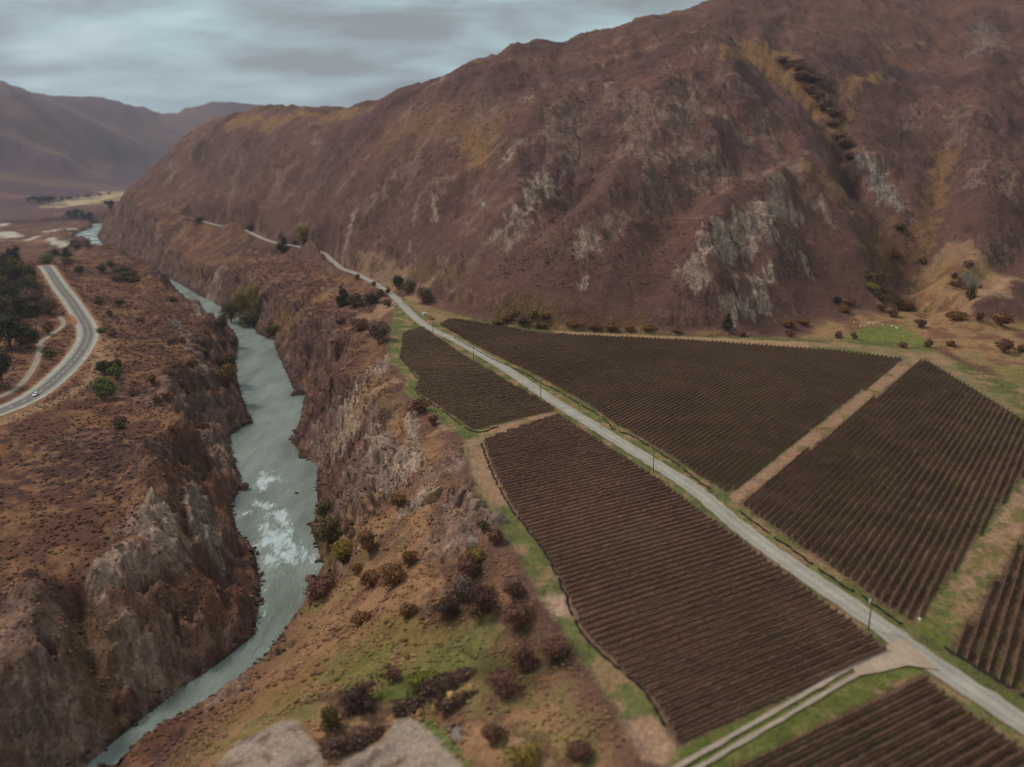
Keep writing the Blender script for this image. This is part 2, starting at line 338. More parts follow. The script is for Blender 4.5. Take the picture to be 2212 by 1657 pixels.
def terrain(x, y):
    """full relief; returns height and the masks that the ground colours need"""
    x = np.asarray(x, float); y = np.asarray(y, float)
    r = np.hypot(x, y)
    z = base_h(x, y)
    ter = sdist_near(x, y, terrace, 60.0)
    tm = sst(14, -2, ter)                                        # 1 on the terrace
    hillm = sst(10, 90, z)                                       # 1 on the hillsides
    far = sst(1900, 2800, r)
    # broad relief: downslope ribs on the hills
    wx = x + 30 * fbm(x, y, 160, 3, 41); wy = y + 30 * fbm(x, y, 160, 3, 51)
    rib = ridged(wx, wy * 0.55, 150, 4, 3) - 0.55
    ribs = ridged(wx * 1.0, wy * 0.5, 42, 4, 13) - 0.55
    z = z + hillm * (1 - far) * (rib * 13 + ribs * 6) * (0.45 + 0.55 * sst(0.1, 0.5, hillm))
    z = z + far * hillm * (ridged(x + 200 * fbm(x, y, 900, 2, 29), y * 0.8, 1000, 5, 23, .5) - 0.6) * 135
    for pts, w, h in rid_w:
        d = line_near(x, y, pts, w * 2.2)
        z = z + h * np.exp(-(d / (w * 0.62)) ** 2) * (d < w * 2.2) * (1 + 0.5 * perlin(x / (w * .8), y / (w * .8), 77))
    off = (1 - tm) * (1 - far)
    z = z + off * (fbm(x, y, 38, 5, 61) * (3.0 + 3 * hillm))
    z = z * (1 - tm) + tm * (0.25 * fbm(x, y, 60, 2, 71))
    z = np.where(ter < -2, 0.25 * fbm(x, y, 60, 2, 71), z)
    # gorge
    rd = np.full(x.shape, 150.0); near = (y < 2600) & (x < 60) & (y > 0)
    rd[near] = np.minimum(sdist(x[near], y[near], riverpoly), 150)
    but = ridged(x, y, 34, 4, 81) - 0.5                           # buttresses
    dd = rd + 5 * fbm(x, y, 20, 3, 91) * sst(0, 6, rd) + (12 - 7 * sst(750, 850, y)) * but * sst(2, 18, rd) + 7 * (ridged(x * .9 + .4 * y, y * .7, 17, 4, 83, .6) - .6) * sst(1, 10, rd)
    slope = 1.25 + 0.5 * fbm(x, y, 70, 2, 95) + .5 * sst(800, 880, y) * sst(-250, -330, x)
    rise = np.where(dd > 0, slope * dd, 0.8 * rd) + 1500 * sst(75, 150, rd)
    strat = 2.2 * (ridged(x * 1.3 + 0.6 * y, y * 0.5 - x * 0.3, 13, 3, 99) - 0.5) * sst(1, 8, rd)
    wall = RIV - 0.5 + rise + strat
    wall = np.where(rd < 0, RIV - 1.2 + 0.5 * rd * 0.1, np.maximum(wall, RIV + 0.1 + 0.15 * rd))
    k = 5.0                                                       # soft minimum
    hsm = np.clip(0.5 + 0.5 * (z - wall) / k, 0, 1)
    zc = z * (1 - hsm) + wall * hsm - k * hsm * (1 - hsm)
    gorge = sst(0.25, 0.8, hsm) * (1 - tm)
    z = np.where(ter < -3, z, zc)
    z = np.where(rd < 0, np.minimum(z, RIV - 1.0), z)
    # crags: fine breaks wherever the ground is rock
    crag = np.clip(gorge * 0.9, 0, 1) * sst(0, 5, rd)
    z = z + crag * (1 - far) * (ridged(x + 0.5 * y, y * 0.7, 11, 4, 111, .6) - 0.55) * 5.0
    dipz = z + .22 * x - .12 * y + 5 * fbm(x, y, 40, 3, 121) + 2 * fbm(x, y, 11, 2, 125)
    hg = 6.5; fr = dipz / hg - np.floor(dipz / hg)
    z = z + crag * (1 - far) * (sst(.3, .72, fr) - fr) * hg * .8
    hg = 2.6; fr = (dipz * 1.0 + 1.5 * fbm(x, y, 7, 2, 127)) / hg; fr = fr - np.floor(fr)
    z = z + crag * (1 - far) * (sst(.3, .72, fr) - fr) * hg * .6
    # roads cut level into the slopes
    for ln, w in ((gravel_s, 4.0), (hw_s, 8.5), (st_s, 3.0)):
        d, lz = line_z(ln, x, y, 26.0)
        t = sst(w + 9, w, d); z = z * (1 - t) + (lz - 0.02) * t
    return z, dict(ter=ter, tm=tm, hill=hillm, far=far, rd=rd, gorge=gorge, but=but, rib=ribs)

# ------------------------------------------------------------------ the ground sheet (polar grid round the viewpoint's foot, finer where near)
azs = np.concatenate([np.linspace(-math.pi, R(-45), 46)[:-1], np.linspace(R(-45), R(45), 880), np.linspace(R(45), math.pi, 46)[1:]])
rs = np.concatenate([[1.0, 30.0, 60.0], np.exp(np.arange(math.log(85), math.log(2400), 0.0044)), np.exp(np.arange(math.log(2410), math.log(9400), 0.014)), [12000.0]])
GA, GRr = np.meshgrid(azs, rs, indexing='ij')
GX, GY = np.sin(GA) * GRr, np.cos(GA) * GRr
GZ, MK = terrain(GX.ravel(), GY.ravel()); GZ = GZ.reshape(GX.shape); MK = {k: v.reshape(GX.shape) for k, v in MK.items()}
GZ[:, -1] = -60
GV = np.log(rs)
def H(x, y):
    x = np.asarray(x, float); y = np.asarray(y, float)
    return bil(GZ, azs, GV, np.arctan2(x, y), np.log(np.maximum(np.hypot(x, y), 1.0)))
def MH(k, x, y): return bil(MK[k], azs, GV, np.arctan2(x, y), np.log(np.maximum(np.hypot(x, y), 1.0)))
def hit2(px, py): return hit(px, py, H)

X, Y, Z = GX, GY, GZ
gx_ = np.gradient(Z, axis=1) / np.gradient(GRr, axis=1)
gy_ = np.gradient(Z, axis=0) / (np.gradient(GA, axis=0) * GRr)
steep = np.sqrt(gx_ ** 2 + gy_ ** 2)
nA = fbm(X, Y, 90, 5, 201); nB = fbm(X, Y, 24, 5, 211); nC = fbm(X, Y, 6, 4, 221); nD = fbm(X, Y, 240, 4, 231)
def mixc_(a, b, t): return a + (b - a) * t[..., None]
col = np.broadcast_to(lin((99, 71, 64)), X.shape + (3,)).copy()
ff = lambda *c: np.broadcast_to(lin(c), X.shape + (3,))
# hillside turf: brown purple with rusty and tan drifts
hill = MK['hill']
hc = mixc_(ff(101, 74, 68), ff(111, 80, 70), sst(-.1, .35, nA + .5 * nB))
hc = mixc_(hc, ff(84, 62, 60), sst(0.0, .5, nB + nC * .5 - nA))
hc = mixc_(hc, ff(124, 92, 72), sst(180, 380, Z) * sst(-.25, .3, nD + nB * .4) * .6)
col = mixc_(col, hc, hill)
# scrubland of the left plateau
lp = (1 - sst(-2, 6, Z)) * (1 - MK['tm'])
lp = np.maximum(lp, (1 - hill) * (1 - MK['tm']) * ((Y < 420) | (X < -330)))
sc_ = mixc_(ff(96, 66, 54), ff(124, 90, 68), sst(-.1, .3, nB + .6 * nC)); sc_ = mixc_(sc_, ff(78, 57, 52), sst(.05, .35, nA - nC * .8))
col = mixc_(col, sc_, lp * (X < -60))
# dry grass between the vineyard and the gorge
east = lp * (X > -95) * (X < 70) * (Y < 760) * ((MK['rd'] < 135) | (Y < 330))
dg = mixc_(ff(146, 112, 84), ff(112, 82, 66), sst(-.15, .25, nB + nC * .5)); dg = mixc_(dg, ff(116, 110, 66), sst(.1, .4, nA + .4 * nC) * .7)
sel = np.clip((X + 95) / 30, 0, 1) * east
col = mixc_(col, dg, np.clip(sel, 0, 1))
# far ground
farm_ = MK['far']
fc = mixc_(ff(92, 68, 72), ff(112, 84, 74), sst(-.1, .3, fbm(X, Y, 500, 5, 301)))
col = mixc_(col, fc, farm_)
# rock where it is steep or in the gorge
rockn = ridged(X + .4 * Y, Y * .5, 30, 5, 311)
rock = mixc_(ff(104, 79, 71), ff(134, 109, 97), sst(.58, .9, rockn)); rock = mixc_(rock, ff(82, 62, 58), sst(.1, .45, -nB + nC))
rk = sst(.75, 1.35, steep + .5 * nB) * (1 - farm_) * (1 - MK['tm']) * np.where(hill > .3, .45, .9)
rk = rk * np.where((X < -95) & (Y < 420), .5, 1); rk = np.maximum(rk, MK['gorge'] * sst(-.25, .15, nB + .35 * (steep - .7) + .3 * nC - .34 * ((X < -100) & (Y < 700))) * .8)
col = mixc_(col, rock, np.clip(rk, 0, 1))
wet = sst(3.5, .5, MK['rd'] + nC * 3) * (Z < RIV + 4)
col = mixc_(col, ff(62, 46, 42), wet * .85)
# traced patches: (colour, strength, width m, points)
RK, RK2, GOLD, RUST, OLIV, STRAW, DARK, GREY, GRN = (160,139,125), (134,110,99), (138,106,74), (112,80,58), (108,88,56), (160,130,104), (70,52,46), (142,128,119), (96,110,58)
rh_ = hill * (1 - farm_) * sst(.66, .86, ridged(X + .35 * Y, Y * .8 - .2 * X, 62, 5, 1201, .6)) * sst(-.12, .2, nA + .3 * nD) * sst(20, 60, Z) * sst(330, 200, Z) * .75
col = mixc_(col, ff(146, 124, 110), rh_); rk = np.maximum(rk, rh_)
CR = np.clip(rk, 0, 1) * .8
patches = [
 (RK,.9,16,[(1165,392),(1140,430),(1118,475),(1112,492)]), (RK,.8,9,[(1120,310),(1095,340)]), (RK2,.7,26,[(1350,215),(1400,280),(1390,330)]), (RK2,.75,26,[(1490,190),(1470,250),(1480,300),(1500,340)]),
 (RK2,.6,20,[(1560,150),(1640,220),(1650,260)]), (RK,.7,6,[(1290,520),(1262,545)]), (RK,.85,9,[(1275,505),(1250,540)]), (RK2,.7,12,[(1345,440),(1310,490),(1290,510)]), (RK2,.6,16,[(1370,330),(1420,380),(1400,430)]),
 (RK,.9,11,[(1700,440),(1640,480),(1560,540),(1512,575)]), (RK,.8,10,[(1690,410),(1600,480),(1530,520)]), (RK,.7,9,[(1650,500),(1590,550)]),
 (RK,1,8,[(1660,590),(1620,640),(1580,668)]), (RK,1,7,[(1640,610),(1665,672)]), (RK,.9,4,[(1700,520),(1735,560),(1755,600)]), (RK,.8,4,[(1770,430),(1800,490)]), (RK,.9,3,[(1268,600),(1260,618)]),
 (GREY,1,12,[(1865,335),(1900,380),(1935,430)]), (GREY,.9,7,[(1925,430),(1965,465)]), (RK2,.8,12,[(2140,340),(2100,400)]), (RK2,.7,14,[(2190,370),(2170,420)]), (GREY,.5,22,[(2130,60),(2120,110)]), (RK2,.6,10,[(1990,220),(1960,270)]),
 (RK2,.6,14,[(2060,240),(2080,290)]), (RK2,.7,14,[(900,330),(885,400)]), (RK2,.75,16,[(850,380),(800,430),(780,460)]), (RK,.7,8,[(770,450),(755,500),(745,540)]), (RK,.8,4,[(940,430),(940,470)]), (RK,.8,4,[(898,440),(895,470)]),
 (RK2,.7,8,[(975,390),(945,410)]), (RK2,.6,12,[(520,330),(505,420)]), (RK2,.5,12,[(620,360),(600,420)]), (RK2,.5,10,[(700,390),(660,430)]), (RK2,.5,26,[(1240,250),(1210,330)]), (RK2,.5,12,[(1180,240),(1190,300)]),
 (RK,.75,12,[(485,575),(455,630),(425,680)]), (RK2,.5,12,[(560,640),(600,600)]), (RK,.7,5,[(685,580),(640,605)]), (RK,.6,5,[(700,620),(740,640)]),
 (RK,.9,7,[(845,770),(815,800)]), (RK,.9,7,[(745,880),(755,930)]), (RK2,.8,9,[(700,920),(690,980)]), (RK,1,6,[(800,950),(830,1000),(850,1030)]), (RK,.9,5,[(860,980),(880,1010)]), (RK,.9,2.5,[(888,900),(893,960),(903,1010)]),
 (RK,.9,6,[(925,1060),(900,1080)]), (RK2,.9,6,[(980,1070),(1000,1100)]), (RK2,.9,7,[(1010,1130),(1060,1120)]), (RK2,.8,5,[(930,1170),(990,1180)]), (RK2,.8,8,[(770,1000),(790,1060)]), (RK2,.8,9,[(960,1000),(1000,990)]),
 (GREY,.8,6,[(375,690),(395,725),(420,760)]), (RK2,.9,8,[(440,800),(470,790)]), (RK2,.5,14,[(350,860),(430,880),(470,940)]), (RK2,.8,10,[(470,960),(490,1000)]), (RK,.8,6,[(345,1090),(360,1160)]), (RK,.55,8,[(300,1110),(330,1140)]),
 (GREY,.8,6,[(430,1060),(440,1150)]), (RK,.7,6,[(250,1190),(230,1240)]), (RK2,.4,9,[(200,1370),(330,1400),(290,1460)]), (RK,.7,5,[(300,1390),(290,1440)]), (RK2,.5,12,[(60,1320),(90,1400),(60,1480),(30,1560)]), (RK2,.7,8,[(500,1480),(420,1500)]), (RK2,.7,8,[(180,1550),(120,1600)]),
 (RK2,.4,30,[(1000,220),(1050,260)]),
 (GOLD,.9,9,[(1570,108),(1640,130),(1700,170),(1770,230),(1800,280)]), (GOLD,.8,16,[(1620,105),(1700,125)]), (GOLD,.7,9,[(1900,165),(1830,190),(1790,220)]), (GOLD,.8,9,[(1750,360),(1800,410),(1860,470),(1900,540)]),
 (GOLD,.6,10,[(2040,340),(2020,430),(1990,520)]), (GOLD,.6,8,[(1830,250),(1800,300)]), (GOLD,.8,12,[(1010,310),(1045,345)]), (GOLD,.7,16,[(500,262),(600,268),(700,252),(760,246)]), (GOLD,.35,16,[(830,300),(960,270),(1080,250)]),
 (DARK,.8,14,[(505,243),(595,240)]), (DARK,.8,8,[(700,228),(740,226)]), (DARK,.75,8,[(1720,140),(1790,190),(1810,240)]), (DARK,.8,10,[(1780,180),(1800,200)]), (DARK,.7,7,[(1810,300),(1830,370),(1840,410)]), (DARK,.6,14,[(430,320),(440,330)]),
 (RUST,.6,10,[(460,550),(400,560),(390,590)]), (OLIV,.6,8,[(520,560),(430,590),(400,600)]), (OLIV,.5,7,[(870,600),(940,590),(1000,600)]), (RUST,.35,8,[(1000,640),(1100,680),(1200,690)]), (OLIV,.6,12,[(1100,690),(1180,690)]),
 (RUST,.6,7,[(1250,700),(1380,705)]), (OLIV,.4,8,[(1870,590),(1900,560),(1960,570)]), (RUST,.5,14,[(1950,500),(1930,560)]), (STRAW,.65,22,[(2050,580),(2110,600),(2080,640)]), (STRAW,.7,5,[(2190,600),(2100,650),(2070,680)]),
 (STRAW,.7,14,[(900,640),(860,650),(800,690)]), (STRAW,.5,10,[(870,600),(800,590),(770,585)]), (GOLD,.6,10,[(700,640),(640,690),(600,700)]), (GOLD,.5,8,[(760,600),(700,640)]), (STRAW,.6,8,[(830,830),(790,860),(770,880)]), (STRAW,.7,8,[(990,920),(960,900),(930,880)]),
 (GRN,.7,10,[(560,960),(540,980)]), (RUST,.5,6,[(470,1310),(500,1330)]), (STRAW,.8,3,[(200,690),(215,770),(190,830),(120,870),(0,915)]), (STRAW,.6,4,[(235,720),(225,800)]), (OLIV,.6,5,[(200,1480),(220,1530)]), (OLIV,.5,6,[(190,1370),(215,1430)]),
 (GOLD,.6,3,[(560,1330),(575,1370)]), (STRAW,.5,10,[(0,520),(120,520)]),
 ((176,156,122),.95,70,[(270,420),(230,428),(190,438),(150,446)]), ((150,140,96),.8,35,[(225,456),(250,460)]), ((170,150,112),.7,80,[(260,396),(300,390)]), ((90,72,70),.7,60,[(100,445),(20,450)]),
 ((100,104,62),.75,10,[(1000,1400),(900,1380),(780,1400),(740,1430)]), ((104,104,56),.8,9,[(980,1440),(850,1460),(780,1430)]), ((128,100,62),.6,10,[(900,1370),(760,1370),(700,1420),(600,1500)]),
 ((104,92,48),.7,4,[(700,1180),(740,1200)]), (RUST,.6,5,[(800,1250),(850,1230),(890,1210)]), (DARK,.6,9,[(980,1260),(1000,1300),(960,1320)]), (DARK,.45,9,[(1130,1350),(1100,1450)]), (DARK,.4,7,[(1150,1420),(1200,1400)]),
 ((88,104,50),.7,2.5,[(850,1500),(930,1490)]), (DARK,.7,3.5,[(700,1500),(780,1540),(830,1530)]), (DARK,.8,2.6,[(700,1600),(780,1580),(820,1560)]), ((92,108,52),.85,1.6,[(925,1560),(960,1600),(1000,1657)]), (GREY,.8,1.5,[(985,1570),(985,1590)]),
 (DARK,.5,3,[(1060,1570),(1150,1600),(1200,1650)]), (STRAW,.7,1.2,[(1110,1600),(1180,1650)]),
]
for c, s, w, pts in patches:
    wp = [hit2(a, b) if (w < 35 or pts[0][1] < 350) else P(a, b, -32) for a, b in pts]
    mg = w * 2.4
    d = line_near(X, Y, wp, mg)
    m_ = d < mg
    if not m_.any(): continue
    nn = fbm(X[m_], Y[m_], max(w * 1.3, 2.0), 5, 400 + int(w * 7), .65)
    if c in (RK, RK2, GREY):
        nn = nn + .35 * (ridged(X[m_] * 1.2, Y[m_] * .6, max(w * .8, 4), 3, 17) - .55)
    yc = wp[0][1]
    if c in (RK, RK2, GREY) and yc > 450:
        fine = ridged(X[m_] * 1.1 + Y[m_] * .4, Y[m_] * .45, 11, 4, 19) - .6
        t = s * sst(.3, -.35, d[m_] / w - .55 + 2.0 * nn - 1.3 * fine)
    else: t = s * sst(.35, -.25, d[m_] / w - .85 + 2.3 * nn)
    t = t * (1 - .999 * (sst(5, 20, Z[m_]) if yc > 2200 else 0))
    cc = lin(c) * (1 + .35 * nn[:, None])
    col[m_] = col[m_] + (cc - col[m_]) * t[:, None]
    if c in (RK, RK2, GREY): CR[m_] = np.maximum(CR[m_], t)
# vineyard terrace: grass, soil between rows, tracks
ter = MK['ter']
gn = fbm(X, Y, 14, 5, 501); gn2 = fbm(X, Y, 4, 4, 511)
gr = mixc_(ff(102, 104, 62), ff(142, 116, 88), sst(-.05, .3, gn + .5 * gn2)); gr = mixc_(gr, ff(90, 92, 56), sst(.05, .3, -gn + gn2 * .6))
tin = sst(1.0, -1.0, ter + gn2 * 1.5)
col = mixc_(col, gr, tin)
bare = ff(158, 124, 104)
def tzone(poly_px, c, s=1.0, fe=2.0, nz=2.5):
    global col
    pl = F(poly_px); d = sdist_near(X, Y, pl, 20); t = s * sst(fe, -fe, d + nz * 2 * gn2 + nz * gn); m_ = (t > 0)
    col[m_] = col[m_] + (c[m_] - col[m_]) * t[m_][:, None]
tzone([(1035,932),(1205,884),(1215,893),(1040,950)], mixc_(bare, ff(120,110,70), sst(0,.3,gn)), .9, .8, .6)
tzone([(1950,778),(1990,776),(1596,1092),(1575,1072)], mixc_(bare * .95, ff(110,100,62), sst(.1,.35,gn)), .9, .9, .8)
tzone([(1005,950),(1040,945),(1062,1010),(1120,1100),(1060,1090),(1030,1050)], bare, .75)
tzone([(1170,1290),(1225,1280),(1245,1330),(1200,1330)], ff(172,142,124), .9, 1.5, 1)
tzone([(1345,1560),(1410,1545),(1465,1620),(1440,1657),(1390,1640)], ff(166,132,112), .9, 1.5, 1)
tzone([(2150,1130),(2212,1050),(2230,1150),(2130,1230),(2060,1320),(2080,1240)], mixc_(bare, ff(112,100,58), sst(-.1,.2,gn)), .9)
tzone([(1700,735),(1900,750),(2020,760),(2150,850),(2230,905),(2170,880),(1960,780),(1820,752)], mixc_(ff(128,114,84), ff(150,120,98), sst(-.1,.2,gn)), .85)
tzone([(1200,716),(1500,728),(1750,740),(1750,752),(1500,735),(1200,722)], ff(166,132,104), .8, 1.5, 1)
tzone([(875,650),(905,655),(1000,688),(955,700),(930,690)], mixc_(ff(150,118,92), ff(112,104,66), sst(-.1,.2,gn)), .8)
vg = mixc_(ff(90, 98, 46), ff(106, 108, 60), sst(-.1, .2, gn2))
tzone([(1465,1612),(1925,1412),(1990,1448),(1580,1672),(1480,1720)], vg, .9, 1.0, 1.2)
tzone([(1972,1355),(2035,1400),(2080,1330),(2010,1290)], vg, .8)
for fi, fp in enumerate(fields):
    d = sdist_near(X, Y, fp, 8)
    soil = mixc_(ff(94, 74, 60), ff(116, 90, 74), sst(-.15, .25, gn)); soil = mixc_(soil, ff(94, 90, 54), sst(-.05, .3, gn2 + nB) * .6)
    if fi == 1: soil = mixc_(soil, ff(136, 102, 90), sst(.0, .35, nA + .3) * .5)
    t = sst(1.2, -.6, d + gn2 * 1.5); col = mixc_(col, soil, t)
# dry margin and hive paddock beyond the headland
slabs = []
def wzone(pts, c, s, w):
    global col
    if w == .7: slabs.append(np.array([hit2(a, b)[:2] for a, b in pts]))
    pl = np.array([hit2(a, b)[:2] for a, b in pts]); d = sdist_near(X, Y, pl, 60); t = s * sst(w, -w, d + nB * w * 1.6)
    t = t * (1 - tin); m_ = t > 0; col[m_] = col[m_] + (c[m_] - col[m_]) * t[m_][:, None]
strw = mixc_(ff(152, 118, 88), ff(118, 86, 66), sst(-.1, .3, nB + nC * .7)); strw = mixc_(strw, ff(116, 112, 60), sst(.1, .35, nC - nB) * .5)
wzone([(1680,730),(1790,690),(1900,672),(1960,600),(2040,560),(2140,600),(2060,680),(2212,700),(2212,850),(2050,765),(1850,742)], strw, .95, 9)
wzone([(1040,690),(1200,712),(1500,724),(1680,728),(1500,716),(1200,704)], strw, .7, 3)
wzone([(1830,715),(1930,700),(2010,735),(2010,752),(1830,738)], mixc_(ff(92,112,52), ff(130,112,68), sst(0,.3,gn2)), .85, 5)
wzone([(2110,770),(2212,800),(2212,850),(2150,820)], mixc_(ff(92,112,52), ff(130,112,68), sst(0,.3,gn2)), .5, 5)
# pale slab ground in the near foreground
slabc = mixc_(ff(152, 136, 124), ff(118, 100, 90), sst(-.1, .35, gn + .8 * gn2)); slabc = slabc * (1 - .35 * sst(.8, .97, ridged(X, Y, 3.5, 3, 1301)))[..., None]
wzone([(470,1657),(520,1600),(600,1560),(640,1555),(700,1640),(690,1680),(480,1700)], slabc, 1, .7)
wzone([(830,1600),(862,1545),(910,1560),(1000,1650),(980,1700),(690,1720),(740,1640)], slabc, 1, .7)
# verges of the sealed road
for ln, w, c in ((hw_s, 9.0, (156, 112, 84)), (st_s, 3.5, (132, 98, 78))):
    d = line_near(X, Y, ln, 25); t = sst(w + 2, w - 2, d + nC * 4) * .85; col = mixc_(col, ff(*c) * (1 + .25 * nC[..., None]), t)
# gravel bars beside the far rapids
for pts, w in (([(103,497),(150,492)], 17), ([(112,508),(150,505)], 14), ([(60,522),(110,512),(150,505)], 7), ([(110,525),(140,540),(155,548)], 6), ([(-5,505),(12,498),(25,510)], 17), ([(5,485),(12,480)], 10)):
    wp = [P(a, b, -40) for a, b in pts]; d = line_near(X, Y, wp, 40); t = sst(w + 4, w - 3, d + nB * w * 1.5); col = mixc_(col, ff(176, 170, 158), t)
col = np.clip(col * (1 + .16 * nC[..., None]), 0.01, .9)

CR = CR * (1 - tin); dist_ = np.hypot(X, Y)
wl_ = 1.0
dz_ = GZ + .3 * X + 9 * fbm(X, Y, 60, 3, 1021); fr_ = dz_ / 9.0 - np.floor(dz_ / 9.0)
GZ += CR * (1 - MK['gorge']) * (1 - MK['far']) * (sst(.3, .72, fr_) - fr_) * 9 * .7
GZ += CR * (1 - MK['far']) * ((ridged(X + .5 * Y, Y * .6 - X * .2, 14, 5, 1001, .62) - .62) * np.clip(dist_ / 75, 3.2, 14.0) * sst(0, 8, MK['rd']))
col = col * (1 + CR[..., None] * (1.05 * (ridged(X * 1.1 + .5 * Y, Y * .45, 9, 5, 1011, .7) - .62))[..., None])
# ------------------------------------------------------------------ materials
def mat(name, color=None, rough=.9, attr=False, noise=None, bump=None, metal=0.0, spec=.25, tint=None, attr_name='tone'):
    """noise = (scale, detail, dark, bright) multiplies the colour; bump = (scale, strength, distance)"""
    m_ = bpy.data.materials.new(name); m_.use_nodes = True; t = m_.node_tree; b = t.nodes['Principled BSDF']
    b.inputs['Roughness'].default_value = rough; b.inputs['Metallic'].default_value = metal; b.inputs['Specular IOR Level'].default_value = spec
    src = None; tc = t.nodes.new('ShaderNodeTexCoord'); geo_ = t.nodes.new('ShaderNodeNewGeometry')
    if attr:
        a = t.nodes.new('ShaderNodeAttribute'); a.attribute_name = attr_name; src = a.outputs['Color']
    else:
        c = t.nodes.new('ShaderNodeRGB'); c.outputs[0].default_value = (*color, 1); src = c.outputs[0]
    for ns in (noise or []):
        n = t.nodes.new('ShaderNodeTexNoise'); n.inputs['Scale'].default_value = ns[0]; n.inputs['Detail'].default_value = ns[1]; n.inputs['Roughness'].default_value = .62
        t.links.new(geo_.outputs['Position'], n.inputs['Vector'])
        mr = t.nodes.new('ShaderNodeMapRange'); mr.inputs['From Min'].default_value = .3; mr.inputs['From Max'].default_value = .7
        mr.inputs['To Min'].default_value = ns[2]; mr.inputs['To Max'].default_value = ns[3]; t.links.new(n.outputs[0], mr.inputs[0])
        v = t.nodes.new('ShaderNodeVectorMath'); v.operation = 'SCALE'; t.links.new(src, v.inputs[0]); t.links.new(mr.outputs[0], v.inputs['Scale']); src = v.outputs[0]
    t.links.new(src, b.inputs['Base Color'])
    prev = None
    for bs in (bump or []):
        n = t.nodes.new('ShaderNodeTexNoise'); n.inputs['Scale'].default_value = bs[0]; n.inputs['Detail'].default_value = 6; n.inputs['Roughness'].default_value = .65
        t.links.new(geo_.outputs['Position'], n.inputs['Vector'])
        bp = t.nodes.new('ShaderNodeBump'); bp.inputs['Strength'].default_value = bs[1]; bp.inputs['Distance'].default_value = bs[2]
        t.links.new(n.outputs[0], bp.inputs['Height'])
        if prev: t.links.new(prev, bp.inputs['Normal'])
        prev = bp.outputs[0]
    if prev: t.links.new(prev, b.inputs['Normal'])
    return m_
M_ground = mat('ground', attr=True, rough=.95, spec=.1, noise=[(.9, 6, .68, 1.34), (.16, 5, .86, 1.15)], bump=[(.12, .9, 3.0), (.8, .8, .8)])
def newmesh(name, verts, faces, material, vcol=None, smooth=False, parent=None, link=True):
    me = bpy.data.meshes.new(name); verts = np.asarray(verts, np.float32); 
    if isinstance(faces, np.ndarray):
        k = faces.shape[1]; me.vertices.add(len(verts)); me.vertices.foreach_set('co', verts.ravel())
        me.loops.add(faces.size); me.loops.foreach_set('vertex_index', faces.ravel().astype(np.int32))
        me.polygons.add(len(faces)); me.polygons.foreach_set('loop_start', np.arange(0, faces.size, k, dtype=np.int32))
        me.polygons.foreach_set('loop_total', np.full(len(faces), k, np.int32)); me.update(calc_edges=True)
    else:
        me.from_pydata([tuple(v) for v in verts], [], faces); me.update()
    if vcol is not None:
        ca = me.color_attributes.new('tone', 'FLOAT_COLOR', 'POINT'); c4 = np.ones((len(verts), 4), np.float32); c4[:, :3] = vcol
        ca.data.foreach_set('color', c4.ravel())
    if smooth: me.polygons.foreach_set('use_smooth', np.ones(len(me.polygons), bool))
    for mm in (material if isinstance(material, (list, tuple)) else [material]): me.materials.append(mm)
    if not link: return me
    o = bpy.data.objects.new(name, me); COL.objects.link(o)
    if parent: o.parent = parent
    return o
def tag(o, label=None, cat=None, group=None, kind=None):
    if label: o['label'] = label
    if cat: o['category'] = cat
    if group: o['group'] = group
    if kind: o['kind'] = kind
    return o
na, nr_ = GX.shape
idx = np.arange(na * nr_).reshape(na, nr_)
a_, b_, c_, d_ = idx[:-1, :-1], idx[:-1, 1:], idx[1:, 1:], idx[1:, :-1]
# the grid is seen from above: counter-clockwise from above means az decreasing
faces = np.stack([a_, b_, c_, d_], -1).reshape(-1, 4)[:, ::-1]
g = newmesh('ground', np.stack([GX.ravel(), GY.ravel(), GZ.ravel()], 1), faces, M_ground, col.reshape(-1, 3), smooth=True)
ca_ = g.data.attributes.new('crag', 'FLOAT', 'POINT'); ca_.data.foreach_set('value', CR.ravel().astype(np.float32))
t_ = M_ground.node_tree; b_s = t_.nodes['Principled BSDF']; src_ = b_s.inputs['Base Color'].links[0].from_socket
at_ = t_.nodes.new('ShaderNodeAttribute'); at_.attribute_name = 'crag'; ge_ = t_.nodes.new('ShaderNodeNewGeometry'); mp_ = t_.nodes.new('ShaderNodeMapping'); mp_.inputs['Scale'].default_value = (1, 1, .3); mp_.inputs['Rotation'].default_value = (.3, .2, .5)
t_.links.new(ge_.outputs['Position'], mp_.inputs[0]); n_s = t_.nodes.new('ShaderNodeTexNoise'); n_s.inputs['Scale'].default_value = .55; n_s.inputs['Detail'].default_value = 9; n_s.inputs['Roughness'].default_value = .72; n_s.inputs['Distortion'].default_value = .6; t_.links.new(mp_.outputs[0], n_s.inputs['Vector'])
mr_ = t_.nodes.new('ShaderNodeMapRange'); mr_.inputs['From Min'].default_value = .36; mr_.inputs['From Max'].default_value = .64; mr_.inputs['To Min'].default_value = .36; mr_.inputs['To Max'].default_value = 1.55; t_.links.new(n_s.outputs[0], mr_.inputs[0])  # streaky rock tone, its dark cracks deepened to paint in missing crevice shadow
mx2 = t_.nodes.new('ShaderNodeMix'); mx2.data_type = 'FLOAT'; t_.links.new(at_.outputs['Fac'], mx2.inputs[0]); mx2.inputs[2].default_value = 1.0; t_.links.new(mr_.outputs[0], mx2.inputs[3])
vs_ = t_.nodes.new('ShaderNodeVectorMath'); vs_.operation = 'SCALE'; t_.links.new(src_, vs_.inputs[0]); t_.links.new(mx2.outputs[0], vs_.inputs['Scale']); t_.links.new(vs_.outputs[0], b_s.inputs['Base Color'])
tag(g, 'brown hills, gorge sides, scrub and vineyard terrace as one continuous ground', kind='structure')

